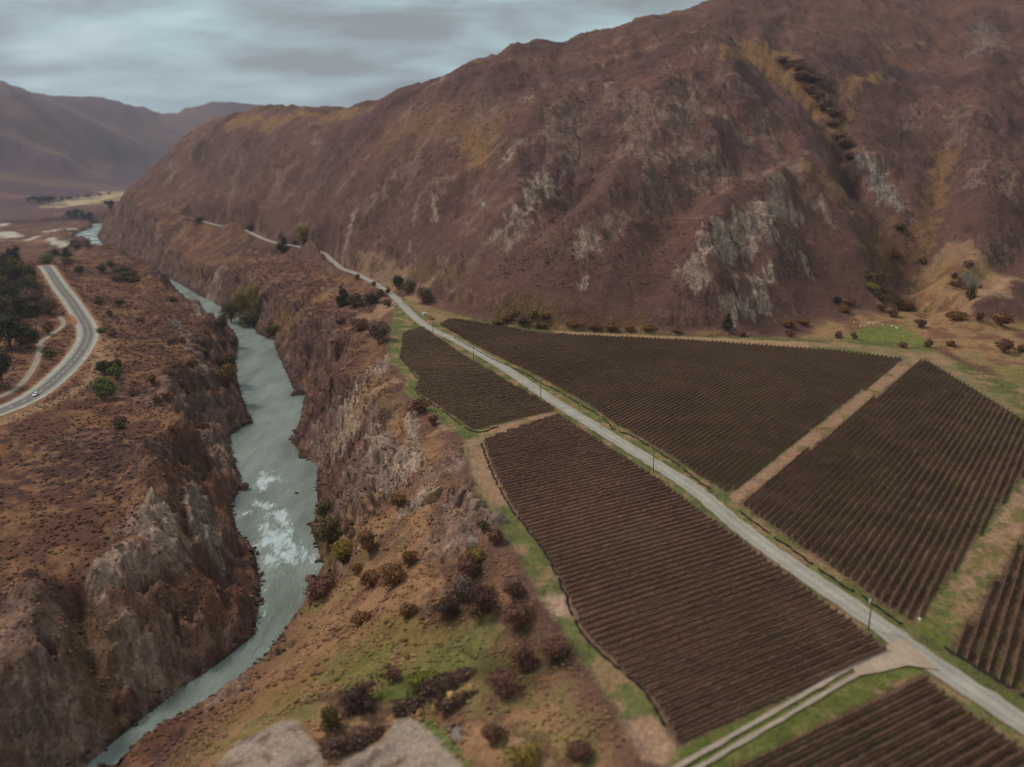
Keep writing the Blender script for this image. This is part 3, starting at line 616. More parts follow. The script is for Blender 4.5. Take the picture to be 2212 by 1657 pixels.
# ------------------------------------------------------------------ river
cell = 1.6
rp = np.array(riverpoly)
def water_mesh(name, poly, step, z):
    x0, x1, y0, y1 = poly[:, 0].min() - 6, poly[:, 0].max() + 6, poly[:, 1].min() - 6, poly[:, 1].max() + 6
    xs = np.arange(x0, x1, step); ys = np.arange(y0, y1, step); gx, gy = np.meshgrid(xs, ys, indexing='ij')
    d = sdist(gx.ravel(), gy.ravel(), poly).reshape(gx.shape)
    ok = d < step * 2.2; cells = ok[:-1, :-1] & ok[1:, :-1] & ok[1:, 1:] & ok[:-1, 1:]
    id_ = np.arange(gx.size).reshape(gx.shape)
    f = np.stack([id_[:-1, :-1][cells], id_[1:, :-1][cells], id_[1:, 1:][cells], id_[:-1, 1:][cells]], 1)
    used = np.unique(f); mp = np.zeros(gx.size, int); mp[used] = np.arange(len(used)); f = mp[f]
    return gx.ravel()[used], gy.ravel()[used], d.ravel()[used], f
nearp = np.array(LBw + [tuple(a) for a in upL[:12]] + [tuple(a) for a in upR[:12][::-1]] + RBw + dn)
wx_, wy_, wd_, wf_ = water_mesh('river', nearp, 1.0, RIV)
# whitewater: patches traced on the photograph, streaked along the stream
fm = np.zeros(len(wx_)); sx_ = wx_ * math.cos(R(14)) + wy_ * math.sin(R(14)); sy_ = -wx_ * math.sin(R(14)) + wy_ * math.cos(R(14))
foam = [(1.0,5,[(600,1240),(570,1180),(580,1120),(560,1080)]), (1.2,6,[(690,1225),(650,1200),(620,1160),(600,1110)]), (1.2,5,[(655,1222),(600,1190),(590,1150)]), (.9,6,[(560,1060),(580,1020),(600,1040)]), (.7,5,[(600,1090),(560,1100),(530,1110)]),
        (.55,2,[(575,1250),(570,1330),(575,1300)]), (.5,4,[(640,1060),(560,1030)]), (.35,3,[(515,720),(560,735),(590,750)]), (.3,3,[(540,800),(580,830)]), (.35,3,[(500,942),(540,960)]), (.3,2,[(660,856),(630,870)]), (.5,2,[(400,1470),(410,1480)])]
for s, w, pts in foam:
    wp = [P(a, b, RIV) for a, b in pts]; d = line_near(wx_, wy_, wp, 30); fm = np.maximum(fm, s * sst(w * 1.8, 0, d + 3.0 * np.abs(fbm(sx_, sy_ * .3, 7, 3, 651))))
th = math.radians(14)   # stream direction
sx = wx_ * math.cos(th) + wy_ * math.sin(th); sy = -wx_ * math.sin(th) + wy_ * math.cos(th)
wn = fbm(sx, sy * .45, 6, 4, 601, .6)
foamv = np.clip(fm * (.62 + 1.0 * wn), 0, 1) + .05 * sst(.2, .6, fbm(sx, sy * .3, 9, 4, 611))
wz = RIV + .12 * fbm(sx, sy * .6, 6, 3, 621) + fm * .55 * fbm(sx, sy * .6, 5, 3, 631)
def water_mat():
    m_ = bpy.data.materials.new('river_water'); m_.use_nodes = True; t = m_.node_tree; b = t.nodes['Principled BSDF']
    at = t.nodes.new('ShaderNodeAttribute'); at.attribute_name = 'tone'; ge = t.nodes.new('ShaderNodeNewGeometry')
    mp = t.nodes.new('ShaderNodeMapping'); mp.inputs['Rotation'].default_value = (0, 0, -th); mp.inputs['Scale'].default_value = (1.5, .38, 1); t.links.new(ge.outputs['Position'], mp.inputs[0])
    n = t.nodes.new('ShaderNodeTexNoise'); n.inputs['Scale'].default_value = .5; n.inputs['Detail'].default_value = 9; n.inputs['Roughness'].default_value = .74; n.inputs['Distortion'].default_value = 1.2; t.links.new(mp.outputs[0], n.inputs['Vector'])
    # foam threshold = tone + noise
    ad = t.nodes.new('ShaderNodeMath'); ad.operation = 'MULTIPLY_ADD'; t.links.new(n.outputs[0], ad.inputs[0]); ad.inputs[1].default_value = 2.5
    sb = t.nodes.new('ShaderNodeMath'); sb.operation = 'SUBTRACT'; t.links.new(at.outputs['Fac'], sb.inputs[0]); sb.inputs[1].default_value = 1.62; t.links.new(sb.outputs[0], ad.inputs[2])
    mr = t.nodes.new('ShaderNodeMapRange'); mr.inputs['From Min'].default_value = .06; mr.inputs['From Max'].default_value = .42; t.links.new(ad.outputs[0], mr.inputs[0])
    big = t.nodes.new('ShaderNodeTexNoise'); big.inputs['Scale'].default_value = .05; big.inputs['Detail'].default_value = 4; t.links.new(mp.outputs[0], big.inputs['Vector'])
    cr_ = t.nodes.new('ShaderNodeValToRGB'); t.links.new(big.outputs[0], cr_.inputs[0])
    cr_.color_ramp.elements[0].position = .35; cr_.color_ramp.elements[0].color = (*lin((114, 124, 117)), 1); cr_.color_ramp.elements[1].position = .65; cr_.color_ramp.elements[1].color = (*lin((144, 157, 151)), 1)
    mx_ = t.nodes.new('ShaderNodeMix'); mx_.data_type = 'RGBA'; t.links.new(mr.outputs[0], mx_.inputs[0]); t.links.new(cr_.outputs[0], mx_.inputs[6]); mx_.inputs[7].default_value = (.68, .78, .76, 1)
    t.links.new(mx_.outputs[2], b.inputs['Base Color'])
    b.inputs['Roughness'].default_value = .22; b.inputs['IOR'].default_value = 1.33
    rr = t.nodes.new('ShaderNodeMapRange'); rr.inputs['To Min'].default_value = .2; rr.inputs['To Max'].default_value = .8; t.links.new(mr.outputs[0], rr.inputs[0]); t.links.new(rr.outputs[0], b.inputs['Roughness'])
    bp = t.nodes.new('ShaderNodeBump'); bp.inputs['Strength'].default_value = 1.0; bp.inputs['Distance'].default_value = .9; t.links.new(n.outputs[0], bp.inputs['Height']); t.links.new(bp.outputs[0], b.inputs['Normal'])
    return m_
M_water = water_mat()
tag(newmesh('river', np.stack([wx_, wy_, wz], 1), wf_, M_water, np.repeat(foamv[:, None], 3, 1), smooth=True), 'grey-green river with white rapids running through the gorge', kind='structure')
farp = np.array([tuple(a) for a in upL[11:]] + [tuple(a) for a in upR[11:][::-1]])
fx_, fy_, fd_, ff_ = water_mesh('river_upper', farp, 5.0, RIV)
fv = np.clip(.35 + 1.1 * fbm(fx_, fy_, 30, 3, 641), 0, 1)
tag(newmesh('upper_river', np.stack([fx_, fy_, np.full(len(fx_), RIV)], 1), ff_, M_water, np.repeat(fv[:, None], 3, 1), smooth=True), 'pale broken rapids of the river in the far valley', kind='structure')

# ------------------------------------------------------------------ roads
def ribbon(name, line, offs, material, dz, ragged=0.0, colors=None, seed=0):
    """strip draped on the graded ground; offs = cross positions from the centre line"""
    p = np.asarray(line); t = np.gradient(p[:, :2], axis=0); t /= np.hypot(t[:, 0], t[:, 1])[:, None]; n = np.stack([-t[:, 1], t[:, 0]], 1)
    s = np.arange(len(p)) * 3.0; V = []; 
    for j, o in enumerate(offs):
        oo = np.full(len(p), float(o))
        if ragged and j in (0, len(offs) - 1): oo = oo + np.sign(o) * ragged * (perlin(s / 5, s * 0 + seed + j, 5) + .6 * perlin(s / 1.9, s * 0 + seed + j, 9))
        q = p[:, :2] + n * oo[:, None]; V.append(np.column_stack([q, p[:, 2] + dz]))
    k = len(offs); V = np.stack(V, 1).reshape(-1, 3); i = np.arange(len(p) - 1)
    fs = np.concatenate([np.stack([i * k + j, i * k + j + 1, (i + 1) * k + j + 1, (i + 1) * k + j], 1) for j in range(k - 1)])
    # orient upward
    v0, v1, v2 = V[fs[0, 0]], V[fs[0, 1]], V[fs[0, 2]]
    if np.cross(v1 - v0, v2 - v0)[2] < 0: fs = fs[:, ::-1]
    vc = None
    if colors is not None: vc = .8 * np.tile(np.array([lin(c) for c in colors]), (len(p), 1)) * (1 + .12 * fbm(V[:, 0], V[:, 1], 6, 3, 700 + seed)[:, None] * 2)
    return newmesh(name, V, fs, material, vc, smooth=True)
M_road = mat('road_gravel', attr=True, rough=.95, spec=.1, noise=[(1.6, 6, .82, 1.16), (.25, 4, .9, 1.1)], bump=[(2.0, .5, .12)])
M_paint = mat('road_paint', color=lin((206, 206, 196)), rough=.7, noise=[(1.0, 4, .75, 1.05)])
def dens(line, step=1.0): return smooth_line(line[::4], step)
GRd = GR.copy(); GRd[:, 2] += 0
tag(ribbon('gravel_road', GR, [-3.5, -2.5, -1.6, -.6, .6, 1.6, 2.5, 3.5], M_road, .16, .8, [(142,122,108), (170,166,156), (158,154,146), (174,170,160), (172,168,158), (156,152,144), (172,168,158), (150,136,118)], 1),
    'pale grey gravel road running straight through the vineyard and on up the gorge', kind='structure')
tag(ribbon('road_shoulder', HW, [-7.4, -6.2, -4, 4, 6.0, 7.0], M_road, .16, 1.0, [(150,138,122), (176,176,164), (168,168,158), (168,168,158), (178,178,166), (158,146,130)], 2), 'pale gravel shoulder of the winding highway', kind='structure')
tag(ribbon('highway', HW, [-4.1, -2.9, -1.9, -.6, .6, 1.9, 2.9, 4.1], M_road, .24, .15, [(128,122,120), (132,126,124), (116,110,109), (130,123,121), (130,123,121), (116,110,109), (132,126,124), (128,122,120)], 3), 'grey sealed two-lane highway winding along the left plateau', kind='structure')
mk = []
def strip_quads(line, off, w, dz, dash=None):
    d_ = smooth_line(line[::3], 1.0); t = np.gradient(d_[:, :2], axis=0); t /= np.hypot(t[:, 0], t[:, 1])[:, None]; n = np.stack([-t[:, 1], t[:, 0]], 1)
    V, Fq = [], []
    for i in range(len(d_) - 1):
        if dash and (i % dash[1]) >= dash[0]: continue
        b = len(V)
        for q, o in ((i, off - w / 2), (i + 1, off - w / 2), (i + 1, off + w / 2), (i, off + w / 2)):
            V.append((*(d_[q, :2] + n[q] * o), d_[q, 2] + dz))
        Fq.append((b, b + 3, b + 2, b + 1))
    V = np.array(V); f = Fq[0]
    if np.cross(V[f[1]] - V[f[0]], V[f[2]] - V[f[0]])[2] < 0: Fq = [tuple(reversed(q)) for q in Fq]
    return V, Fq
for off, w, dash, nm, lb_ in ((0, .3, (3, 10), 'centre_line', 'broken white centre line of the highway'), (3.5, .2, None, 'edge_line', 'white edge line on the uphill side of the highway'), (-3.5, .2, None, 'edge_line', 'white edge line on the river side of the highway')):
    V, Fq = strip_quads(HW, off, w, .27, dash); tag(newmesh(nm, V, Fq, M_paint), lb_, kind='structure')
tag(ribbon('side_track', ST, [-1.9, -1, 0, 1, 1.9], M_road, .14, .7, [(140,120,104), (164,154,142), (150,140,128), (166,156,144), (142,124,108)], 4), 'narrow gravel side track below the highway', kind='structure')
for sgn in (-1, 1):
    tag(ribbon('wheel_track', FT, [sgn * 1.15 - .62, sgn * 1.15 - .2, sgn * 1.15 + .2, sgn * 1.15 + .62], M_road, .30, .35, [(146,128,114), (172,158,146), (172,158,146), (146,128,114)], 5 + sgn),
        'gravel wheel track of the farm lane, ' + ('nearer the vine field' if sgn > 0 else 'nearer the green verge'), kind='structure')
# gravel apron where the lane meets the road
ap = F([(1885,1418),(1950,1378),(2000,1425),(2030,1450),(1960,1440),(1900,1455),(1850,1462),(1840,1440)])
cx_, cy_ = ap.mean(0); V = [(cx_, cy_, .34)] + [(a, b, .33) for a, b in ap]; 
fs = [(0, i + 1, (i + 1) % len(ap) + 1) for i in range(len(ap))]
if np.cross(np.array(V[fs[0][1]]) - V[0], np.array(V[fs[0][2]]) - V[0])[2] < 0: fs = [tuple(reversed(f)) for f in fs]
tag(newmesh('gravel_apron', V, fs, M_road, np.array([lin((166,150,138))] + [lin((158,138,122))] * len(ap))), 'worn gravel junction of farm lane and road', kind='structure')

# ------------------------------------------------------------------ vines: every row a thing of its own
M_vine = mat('vine_canes', attr=True, rough=.95, spec=.05, noise=[(1.4, 3, .75, 1.25)])
M_post = mat('weathered_post', color=lin((150, 138, 120)), rough=.9, noise=[(3, 3, .7, 1.15)])
M_net = mat('black_netting', color=lin((40, 34, 34)), rough=.9, noise=[(4, 4, .6, 1.5)], bump=[(6, .6, .1)])
VSP = 2.3
def clip_line(poly, o, d):
    """intervals of the line o + t d inside the polygon"""
    ts = []; n = len(poly); nx, ny = -d[1], d[0]
    for i in range(n):
        a, b = poly[i], poly[(i + 1) % n]; sa = (a[0] - o[0]) * nx + (a[1] - o[1]) * ny; sb = (b[0] - o[0]) * nx + (b[1] - o[1]) * ny
        if (sa > 0) != (sb > 0):
            t = sa / (sa - sb); p = (a[0] + (b[0] - a[0]) * t, a[1] + (b[1] - a[1]) * t); ts.append((p[0] - o[0]) * d[0] + (p[1] - o[1]) * d[1])
    ts.sort(); return [(ts[i], ts[i + 1]) for i in range(0, len(ts) - 1, 2)]
def row_mesh(ax, ay, bx, by, rng, base):
    Lr = math.hypot(bx - ax, by - ay); n = max(3, int(Lr / 1.1)); t = np.linspace(0, 1, n + 1)
    ux, uy = (bx - ax) / Lr, (by - ay) / Lr; px_, py_ = -uy, ux
    wob = perlin(t * Lr / 9, np.full_like(t, ax + ay), 3) * .12
    x = ax + (bx - ax) * t + px_ * wob; y = ay + (by - ay) * t + py_ * wob; gz = H(x, y)
    wdt = .17 + .10 * rng.random(n + 1); top = 1.2 + .55 * rng.random(n + 1) + .25 * perlin(t * Lr / 14, np.full_like(t, bx), 8)
    mid = top * (.55 + .12 * rng.random(n + 1))
    V = np.stack([np.column_stack([x - px_ * wdt * .7, y - py_ * wdt * .7, gz + .35]), np.column_stack([x - px_ * wdt, y - py_ * wdt, gz + mid]),
                  np.column_stack([x + px_ * (rng.random(n + 1) - .5) * .2, y + py_ * (rng.random(n + 1) - .5) * .2, gz + top]),
                  np.column_stack([x + px_ * wdt, y + py_ * wdt, gz + mid]), np.column_stack([x + px_ * wdt * .7, y + py_ * wdt * .7, gz + .35])], 1)
    i = np.arange(n)[:, None]; fl = []
    for j in range(4): fl.append(np.concatenate([i * 5 + j, (i + 1) * 5 + j, (i + 1) * 5 + j + 1, i * 5 + j + 1], 1))
    fl = np.concatenate(fl); V = V.reshape(-1, 3)
    # loose canes standing out of the row
    m = int(n * 1.6); tt = rng.random(m); cx = ax + (bx - ax) * tt; cy = ay + (by - ay) * tt; cz = H(cx, cy)
    lean = (rng.random((m, 2)) - .5) * 1.5; w = .07; b0 = len(V)
    q = np.stack([np.column_stack([cx - ux * w, cy - uy * w, cz + 1.1]), np.column_stack([cx + ux * w, cy + uy * w, cz + 1.1]),
                  np.column_stack([cx + ux * w * .4 + lean[:, 0], cy + uy * w * .4 + lean[:, 1], cz + 2.0 + .4 * rng.random(m)]), np.column_stack([cx - ux * w * .4 + lean[:, 0], cy - uy * w * .4 + lean[:, 1], cz + 2.0 + .4 * rng.random(m)])], 1).reshape(-1, 3)
    k = np.arange(m)[:, None] * 4 + b0; fl = np.concatenate([fl, np.concatenate([k, k + 1, k + 2, k + 3], 1)]); V = np.concatenate([V, q])
    c = 1.13 * base[None] * (1 + .22 * (rng.random((len(V), 1)) - .5)); c = c * (1 + .45 * fbm(V[:, 0], V[:, 1], 50, 5, 801, .7)[:, None]); c[:len(c)] *= 1
    return V, fl, c
def box_verts(x0, y0, z0, x1, y1, z1):
    return [(x0, y0, z0), (x1, y0, z0), (x1, y1, z0), (x0, y1, z0), (x0, y0, z1), (x1, y0, z1), (x1, y1, z1), (x0, y1, z1)]
BOXF = [(3, 2, 1, 0), (4, 5, 6, 7), (0, 1, 5, 4), (1, 2, 6, 5), (2, 3, 7, 6), (3, 0, 4, 7)]
class MB:
    def __init__(s): s.v, s.f = [], []
    def add(s, v, f): b = len(s.v); s.v += [tuple(a) for a in v]; s.f += [tuple(i + b for i in q) for q in f]
    def box(s, *a): s.add(box_verts(*a), BOXF)
    def tube(s, p, q, r, n=6, r2=None):
        p, q = Vector(p), Vector(q); d = (q - p).normalized(); u = d.orthogonal().normalized(); w = d.cross(u); r2 = r if r2 is None else r2
        v = [p + (u * math.cos(2 * math.pi * i / n) + w * math.sin(2 * math.pi * i / n)) * r for i in range(n)] + [q + (u * math.cos(2 * math.pi * i / n) + w * math.sin(2 * math.pi * i / n)) * r2 for i in range(n)]
        s.add(v, [(i, (i + 1) % n, (i + 1) % n + n, i + n) for i in range(n)] + [tuple(range(n))[::-1], tuple(range(n, 2 * n))])
    def build(s, name, m, parent=None, smooth=False, loc=None, link=True):
        me = bpy.data.meshes.new(name); me.from_pydata(s.v, [], s.f); me.materials.append(m); me.update()
        if smooth: me.polygons.foreach_set('use_smooth', np.ones(len(me.polygons), bool))
        if not link: return me
        o = bpy.data.objects.new(name, me); COL.objects.link(o)
        if parent: o.parent = parent
        if loc: o.location = loc
        return o
pm = MB(); pm.box(-.07, -.07, -.2, .07, .07, 1.9); post_me = pm.build('end_post', M_post, link=False)
rowdirs = [28.6, 28.6, 52.3, 52.3, 52.3, 28.6]
flabels = [('vine row in the small field between the grass strip and the gravel road', 'vine rows of the small upper field left of the road'),
           ('vine row in the long field left of the gravel road, above the farm lane', 'vine rows of the long field left of the road'),
           ('vine row in the broad field right of the road under the brown hill', 'vine rows of the broad upper field right of the road'),
           ('vine row in the field right of the pale straw path, below the headland corner', 'vine rows of the right-hand field'),
           ('vine row at the right edge beyond the green and straw strip', 'vine rows beyond the grassy strip at the right edge'),
           ('vine row in the near field below the farm lane and green verge', 'vine rows of the near field below the farm lane')]
vbase = [lin((96, 77, 62)), lin((104, 80, 68)), lin((98, 77, 63)), lin((98, 74, 63)), lin((98, 76, 63)), lin((102, 78, 65))]
rows = []
for fi, fp in enumerate(fields):
    a = R(rowdirs[fi]); d = (math.cos(a), math.sin(a)); nx, ny = -d[1], d[0]
    q = [p[0] * nx + p[1] * ny for p in fp]; s = min(q) + 1.2
    while s < max(q) - .6:
        o = (nx * s, ny * s)
        for t0, t1 in clip_line(fp, o, d):
            if t1 - t0 > 5:
                t0 += RNG.random() * .8; t1 -= RNG.random() * 1.2
                A_, B_ = (o[0] + d[0] * t0, o[1] + d[1] * t0), (o[0] + d[0] * t1, o[1] + d[1] * t1)
                if fi == 4 and min(math.hypot(*A_), math.hypot(*B_)) < 0: continue
                mid_ = ((A_[0] + B_[0]) / 2, (A_[1] + B_[1]) / 2)
                rows.append((math.hypot(*mid_) / (t1 - t0) ** .5, fi, A_, B_))
        s += VSP
rows.sort(key=lambda r_: r_[0])
rest = {}
ordn = 'first second third fourth fifth sixth seventh eighth ninth tenth eleventh twelfth'.split()
marks = [('the straw path', 'the top end'), ('the farm lane', 'the straw path'), ('the straw path', 'its far corner'), ('the grassy strip', 'the straw path'), ('the grassy strip', 'the picture edge'), ('its near end', 'the farm lane')]
perf = {}
for r_ in rows[:298]: perf.setdefault(r_[1], []).append(r_)
rlab = {}
fname = ['small upper field', 'long field left of the road', 'broad field below the hill', 'right-hand field', 'field at the right edge', 'near field']
for fi, L_ in perf.items():
    a = R(rowdirs[fi]); nn_ = (-math.sin(a), math.cos(a)); L_.sort(key=lambda r_: r_[2][0] * nn_[0] + r_[2][1] * nn_[1]); nL = len(L_)
    for i, r_ in enumerate(L_):
        if fi == 4: lb0 = f'{ordn[nL - 1 - i] if nL - 1 - i < 12 else "farther"} vine row from {marks[fi][0]} in the {fname[fi]}'
        elif i < 12 and fi != 5: lb0 = f'{ordn[i]} vine row from {marks[fi][0]} in the {fname[fi]}'
        elif nL - 1 - i < 12 and fi in (0, 1, 3, 5): lb0 = f'{ordn[nL - 1 - i]} vine row from {marks[fi][1]} in the {fname[fi]}'
        else: lb0 = f'one of the middle vine rows in the {fname[fi]}'
        rlab[id(r_)] = lb0
for k, rw_ in enumerate(rows):
    _, fi, A_, B_ = rw_
    V, f_, c = row_mesh(*A_, *B_, RNG, vbase[fi])
    if k < 298:
        o = newmesh('vine_row', V, f_, M_vine, c); tag(o, rlab[id(rw_)], 'vine row', flabels[fi][1])
        for E in (A_, B_):
            p = bpy.data.objects.new('end_post', post_me); COL.objects.link(p); p.parent = o; p.location = (E[0], E[1], float(H(*E)))
    else: rest.setdefault(fi, []).append((V, f_, c))
for fi, L_ in rest.items():
    off = 0; Vs, Fs, Cs = [], [], []
    for V, f_, c in L_: Vs.append(V); Fs.append(f_ + off); Cs.append(c); off += len(V)
    tag(newmesh('vine_rows', np.concatenate(Vs), np.concatenate(Fs), M_vine, np.concatenate(Cs)), 'farther ' + flabels[fi][1], 'vines', kind='stuff')
print('rows', len(rows))

# rolled bird net along the row ends
def net_rolls(px_pts, seglen, gap, label, group, seed):
    ln = smooth_line([P(a, b, 0) for a, b in px_pts], .8); n = int(seglen / .8); g_ = max(1, int(gap / .8)); i = 0; rg = random.Random(seed)
    t = np.gradient(ln[:, :2], axis=0); t /= np.hypot(t[:, 0], t[:, 1])[:, None]; nr2 = np.stack([-t[:, 1], t[:, 0]], 1)
    while i + 6 < len(ln):
        e_ = min(len(ln) - 1, i + n + rg.randint(-3, 4)); pts = ln[i:e_].copy(); m = len(pts)
        if m > 5:
            side = nr2[i:e_]; w_ = np.array([perlin(np.array([j / 5.0]), np.array([seed + i * .1]), 5)[0] for j in range(m)]) * .55
            pts[:, :2] += side * w_[:, None]
            rad = .24 + .08 * np.sin(np.arange(m) * 1.3 + seed); M2 = MB(); nn = 6; vv = []
            for j in range(m):
                z0 = float(H(pts[j, 0], pts[j, 1])) + .2 + (.25 if j in (0, m - 1) else 0)
                for q in range(nn):
                    an = 2 * math.pi * q / nn; vv.append((pts[j, 0] + side[j, 0] * math.cos(an) * rad[j] * 1.3, pts[j, 1] + side[j, 1] * math.cos(an) * rad[j] * 1.3, z0 + math.sin(an) * rad[j]))
            fs_ = [(j * nn + q, j * nn + (q + 1) % nn, (j + 1) * nn + (q + 1) % nn, (j + 1) * nn + q) for j in range(m - 1) for q in range(nn)] + [tuple(range(nn)), tuple(range((m - 1) * nn, m * nn))[::-1]]
            M2.add(vv, fs_); tag(M2.build('net_roll', M_net), label, 'net roll', group)
        i = e_ + g_
net_rolls([(981,729.6),(1013,747.5),(1055,771),(1077,781.6),(1143,811.6),(1163,826),(1197,841),(1221,855),(1267,882),(1303,904),(1327,928),(1368,944),(1457,999),(1500,1034),(1553,1070)], 18, 2.0, 'black rolled net on the verge between gravel road and broad upper field', 'net rolls along the upper road verge', 3)
net_rolls([(1599,1106),(1653,1147),(1714,1190),(1784,1241),(1844,1279),(1870,1293),(1953,1354)], 16, 2.0, 'black rolled net on the verge at the ends of the right-hand rows', 'net rolls along the lower road verge', 5)
net_rolls([(2040,1400),(2140,1462),(2230,1520),(2300,1560)], 18, 2, 'black rolled net at row ends by the right picture edge', 'net rolls at the right edge', 6)
net_rolls([(1040,960),(1060,1015),(1098,1090),(1160,1170),(1192,1222),(1225,1295),(1260,1372),(1330,1440),(1395,1500),(1460,1610)], 20, 2.0, 'black rolled net on the grass at the left ends of the long field rows', 'net rolls along the grass strip', 7)
net_rolls([(864,772),(903,822),(900,848),(960,890),(1022,932),(1080,922)], 22, 4, 'black rolled net edging the small upper field', 'net rolls of the small field', 8)

# ------------------------------------------------------------------ power poles
M_pole = mat('pole_wood', color=lin((92, 78, 68)), rough=.9, noise=[(2, 3, .8, 1.15)])
M_ins = mat('insulator', color=lin((190, 196, 190)), rough=.4, spec=.5)
road_dir = np.array([36, -99.]) / math.hypot(36, 99); perp = np.array([road_dir[1], -road_dir[0]]) * -1
pole_src = [((872,660), 'power pole beside the white car on the gravel road'), ((935,722), 'second power pole from the white car, past the red digger'), ((1023,777), 'power pole at the road edge of the small upper field'),
            ((1168,860), 'power pole by the road near the straw path between the left fields'), ((1411,1021), 'power pole on the long field side of the road'), ((1876,1360), 'nearest power pole, by the road just above the farm lane junction')]
for i, ((px, py), lb_) in enumerate(pole_src):
    x, y, z = P(px, py, 0); z = float(H(x, y)); e0 = bpy.data.objects.new('power_pole', None); COL.objects.link(e0); e0.location = (x, y, z); e0.rotation_euler = (R(random.uniform(-1, 1)), R(random.uniform(-1, 1)), math.atan2(perp[1], perp[0]))
    tag(e0, lb_, 'power pole', 'power poles along the gravel road')
    b = MB(); b.tube((0, 0, -.5), (0, 0, 9.2), .17, 8, .11); b.build('pole', M_pole, e0, smooth=True)
    b = MB(); b.box(-1.15, -.18, 8.55, 1.15, -.1, 8.69); ca = b.build('crossarm', M_pole, e0)
    for xx in (-1.05, -.45, .45, 1.05):
        b = MB(); b.tube((xx, -.14, 8.69), (xx, -.14, 8.93), .06, 6, .04); b.build('insulator', M_ins, ca)
    if i == 5: 
        b = MB(); b.box(-.35, .12, 7.2, .35, .6, 8.0); b.build('transformer', M_ins, e0)

# ------------------------------------------------------------------ fences
M_wire = mat('fence_wire', color=lin((150, 146, 140)), rough=.5, metal=.5)
fm_ = MB(); fm_.box(-.06, -.06, -.3, .06, .06, 1.35); fpost = fm_.build('post', M_post, link=False)
fd = MB(); fd.box(-.08, -.08, -.3, .08, .08, 2.0); M_dpost = mat('dark_post', color=lin((84, 70, 60)), rough=.9, noise=[(3, 3, .8, 1.2)]); dpost = fd.build('post', M_dpost, link=False)
def fence(pts, step, me_, heights, wm, wr, label, group=None):
    w0 = smooth_line(pts, step); root = bpy.data.objects.new('wire_fence', None); COL.objects.link(root); root.location = (w0[0, 0], w0[0, 1], float(H(w0[0, 0], w0[0, 1]))); tag(root, label, 'fence', group)
    inv = np.array(root.location); zz_ = H(w0[:, 0], w0[:, 1])
    for i in range(len(w0)):
        p = bpy.data.objects.new('post', me_); COL.objects.link(p); p.parent = root; p.location = (w0[i, 0] - inv[0], w0[i, 1] - inv[1], zz_[i] - inv[2]); p.rotation_euler = (random.uniform(-.04, .04), random.uniform(-.04, .04), random.uniform(0, 1))
    for h in heights:
        b = MB()
        for i in range(len(w0) - 1): b.tube((w0[i, 0] - inv[0], w0[i, 1] - inv[1], zz_[i] + h - inv[2]), (w0[i + 1, 0] - inv[0], w0[i + 1, 1] - inv[1], zz_[i + 1] + h - inv[2]), wr, 3)
        b.build('wire', wm, root)
fence([P(a, b, 0) for a, b in [(852,668),(840,751),(841,781),(876,812),(870,844),(927,889),(998,947),(1015,1001),(1023,1050),(1049,1095),(1094,1165),(1132,1226),(1161,1277),(1184,1312),(1241,1402),(1286,1466),(1367,1588),(1403,1633),(1450,1710)]],
      4.5, fpost, (.5, .85, 1.2), M_wire, .014, 'post and wire fence following the gorge rim along the left vineyard edge')
fence([hit2(a, b) for a, b in [(1200,714),(1350,722),(1504,727),(1697,731),(1873,742),(2017,755),(2049,765),(2113,810),(2212,861),(2320,925)]],
      6, dpost, (.4, .8, 1.2, 1.6, 1.9), M_dpost, .03, 'tall dark stock fence between the upper headland and the dry paddock')
fence([hit2(a, b) for a, b in [(985,665),(1030,676),(1080,688),(1140,700),(1200,712)]], 6, dpost, (.4, .8, 1.2, 1.6), M_dpost, .03, 'dark fence below the hill behind the red digger')

# ------------------------------------------------------------------ plants
M_leaf = mat('foliage', attr=True, rough=.9, spec=.08, noise=[(1.1, 3, .8, 1.2)])
M_bark = mat('bark', color=lin((84, 68, 60)), rough=.95, noise=[(2, 4, .7, 1.2)])
_t = (1 + 5 ** .5) / 2
ICV = np.array([(-1,_t,0),(1,_t,0),(-1,-_t,0),(1,-_t,0),(0,-1,_t),(0,1,_t),(0,-1,-_t),(0,1,-_t),(_t,0,-1),(_t,0,1),(-_t,0,-1),(-_t,0,1)], float); ICV /= np.linalg.norm(ICV[0])
ICF = np.array([(0,11,5),(0,5,1),(0,1,7),(0,7,10),(0,10,11),(1,5,9),(5,11,4),(11,10,2),(10,7,6),(7,1,8),(3,9,4),(3,4,2),(3,2,6),(3,6,8),(3,8,9),(4,9,5),(2,4,11),(6,2,10),(8,6,7),(9,8,1)])
def scatter(name, label, cat, pts, sizes, cols, flat=.75, rng=RNG):
    n = len(pts); jit = 1 + (rng.random((n, 12, 1)) - .5) * .8
    ang = rng.random(n) * 6.283; ca, sa = np.cos(ang), np.sin(ang); v = ICV[None] * jit
    x = v[..., 0] * ca[:, None] - v[..., 1] * sa[:, None]; y = v[..., 0] * sa[:, None] + v[..., 1] * ca[:, None]; zq = v[..., 2]
    st = 1 + .5 * rng.random(n)
    V = np.stack([x * (sizes * st)[:, None], y * sizes[:, None], (zq * flat + .45) * sizes[:, None]], -1) + pts[:, None]
    Fq = (ICF[None] + (np.arange(n) * 12)[:, None, None]).reshape(-1, 3)
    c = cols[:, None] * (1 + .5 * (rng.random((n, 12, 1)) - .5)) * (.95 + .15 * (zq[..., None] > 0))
    return tag(newmesh(name, V.reshape(-1, 3), Fq, M_leaf, c.reshape(-1, 3)), label, cat, kind='stuff')
def samp(n, x0, x1, y0, y1, cond):
    x = RNG.uniform(x0, x1, n); y = RNG.uniform(y0, y1, n); k = cond(x, y); return x[k], y[k]
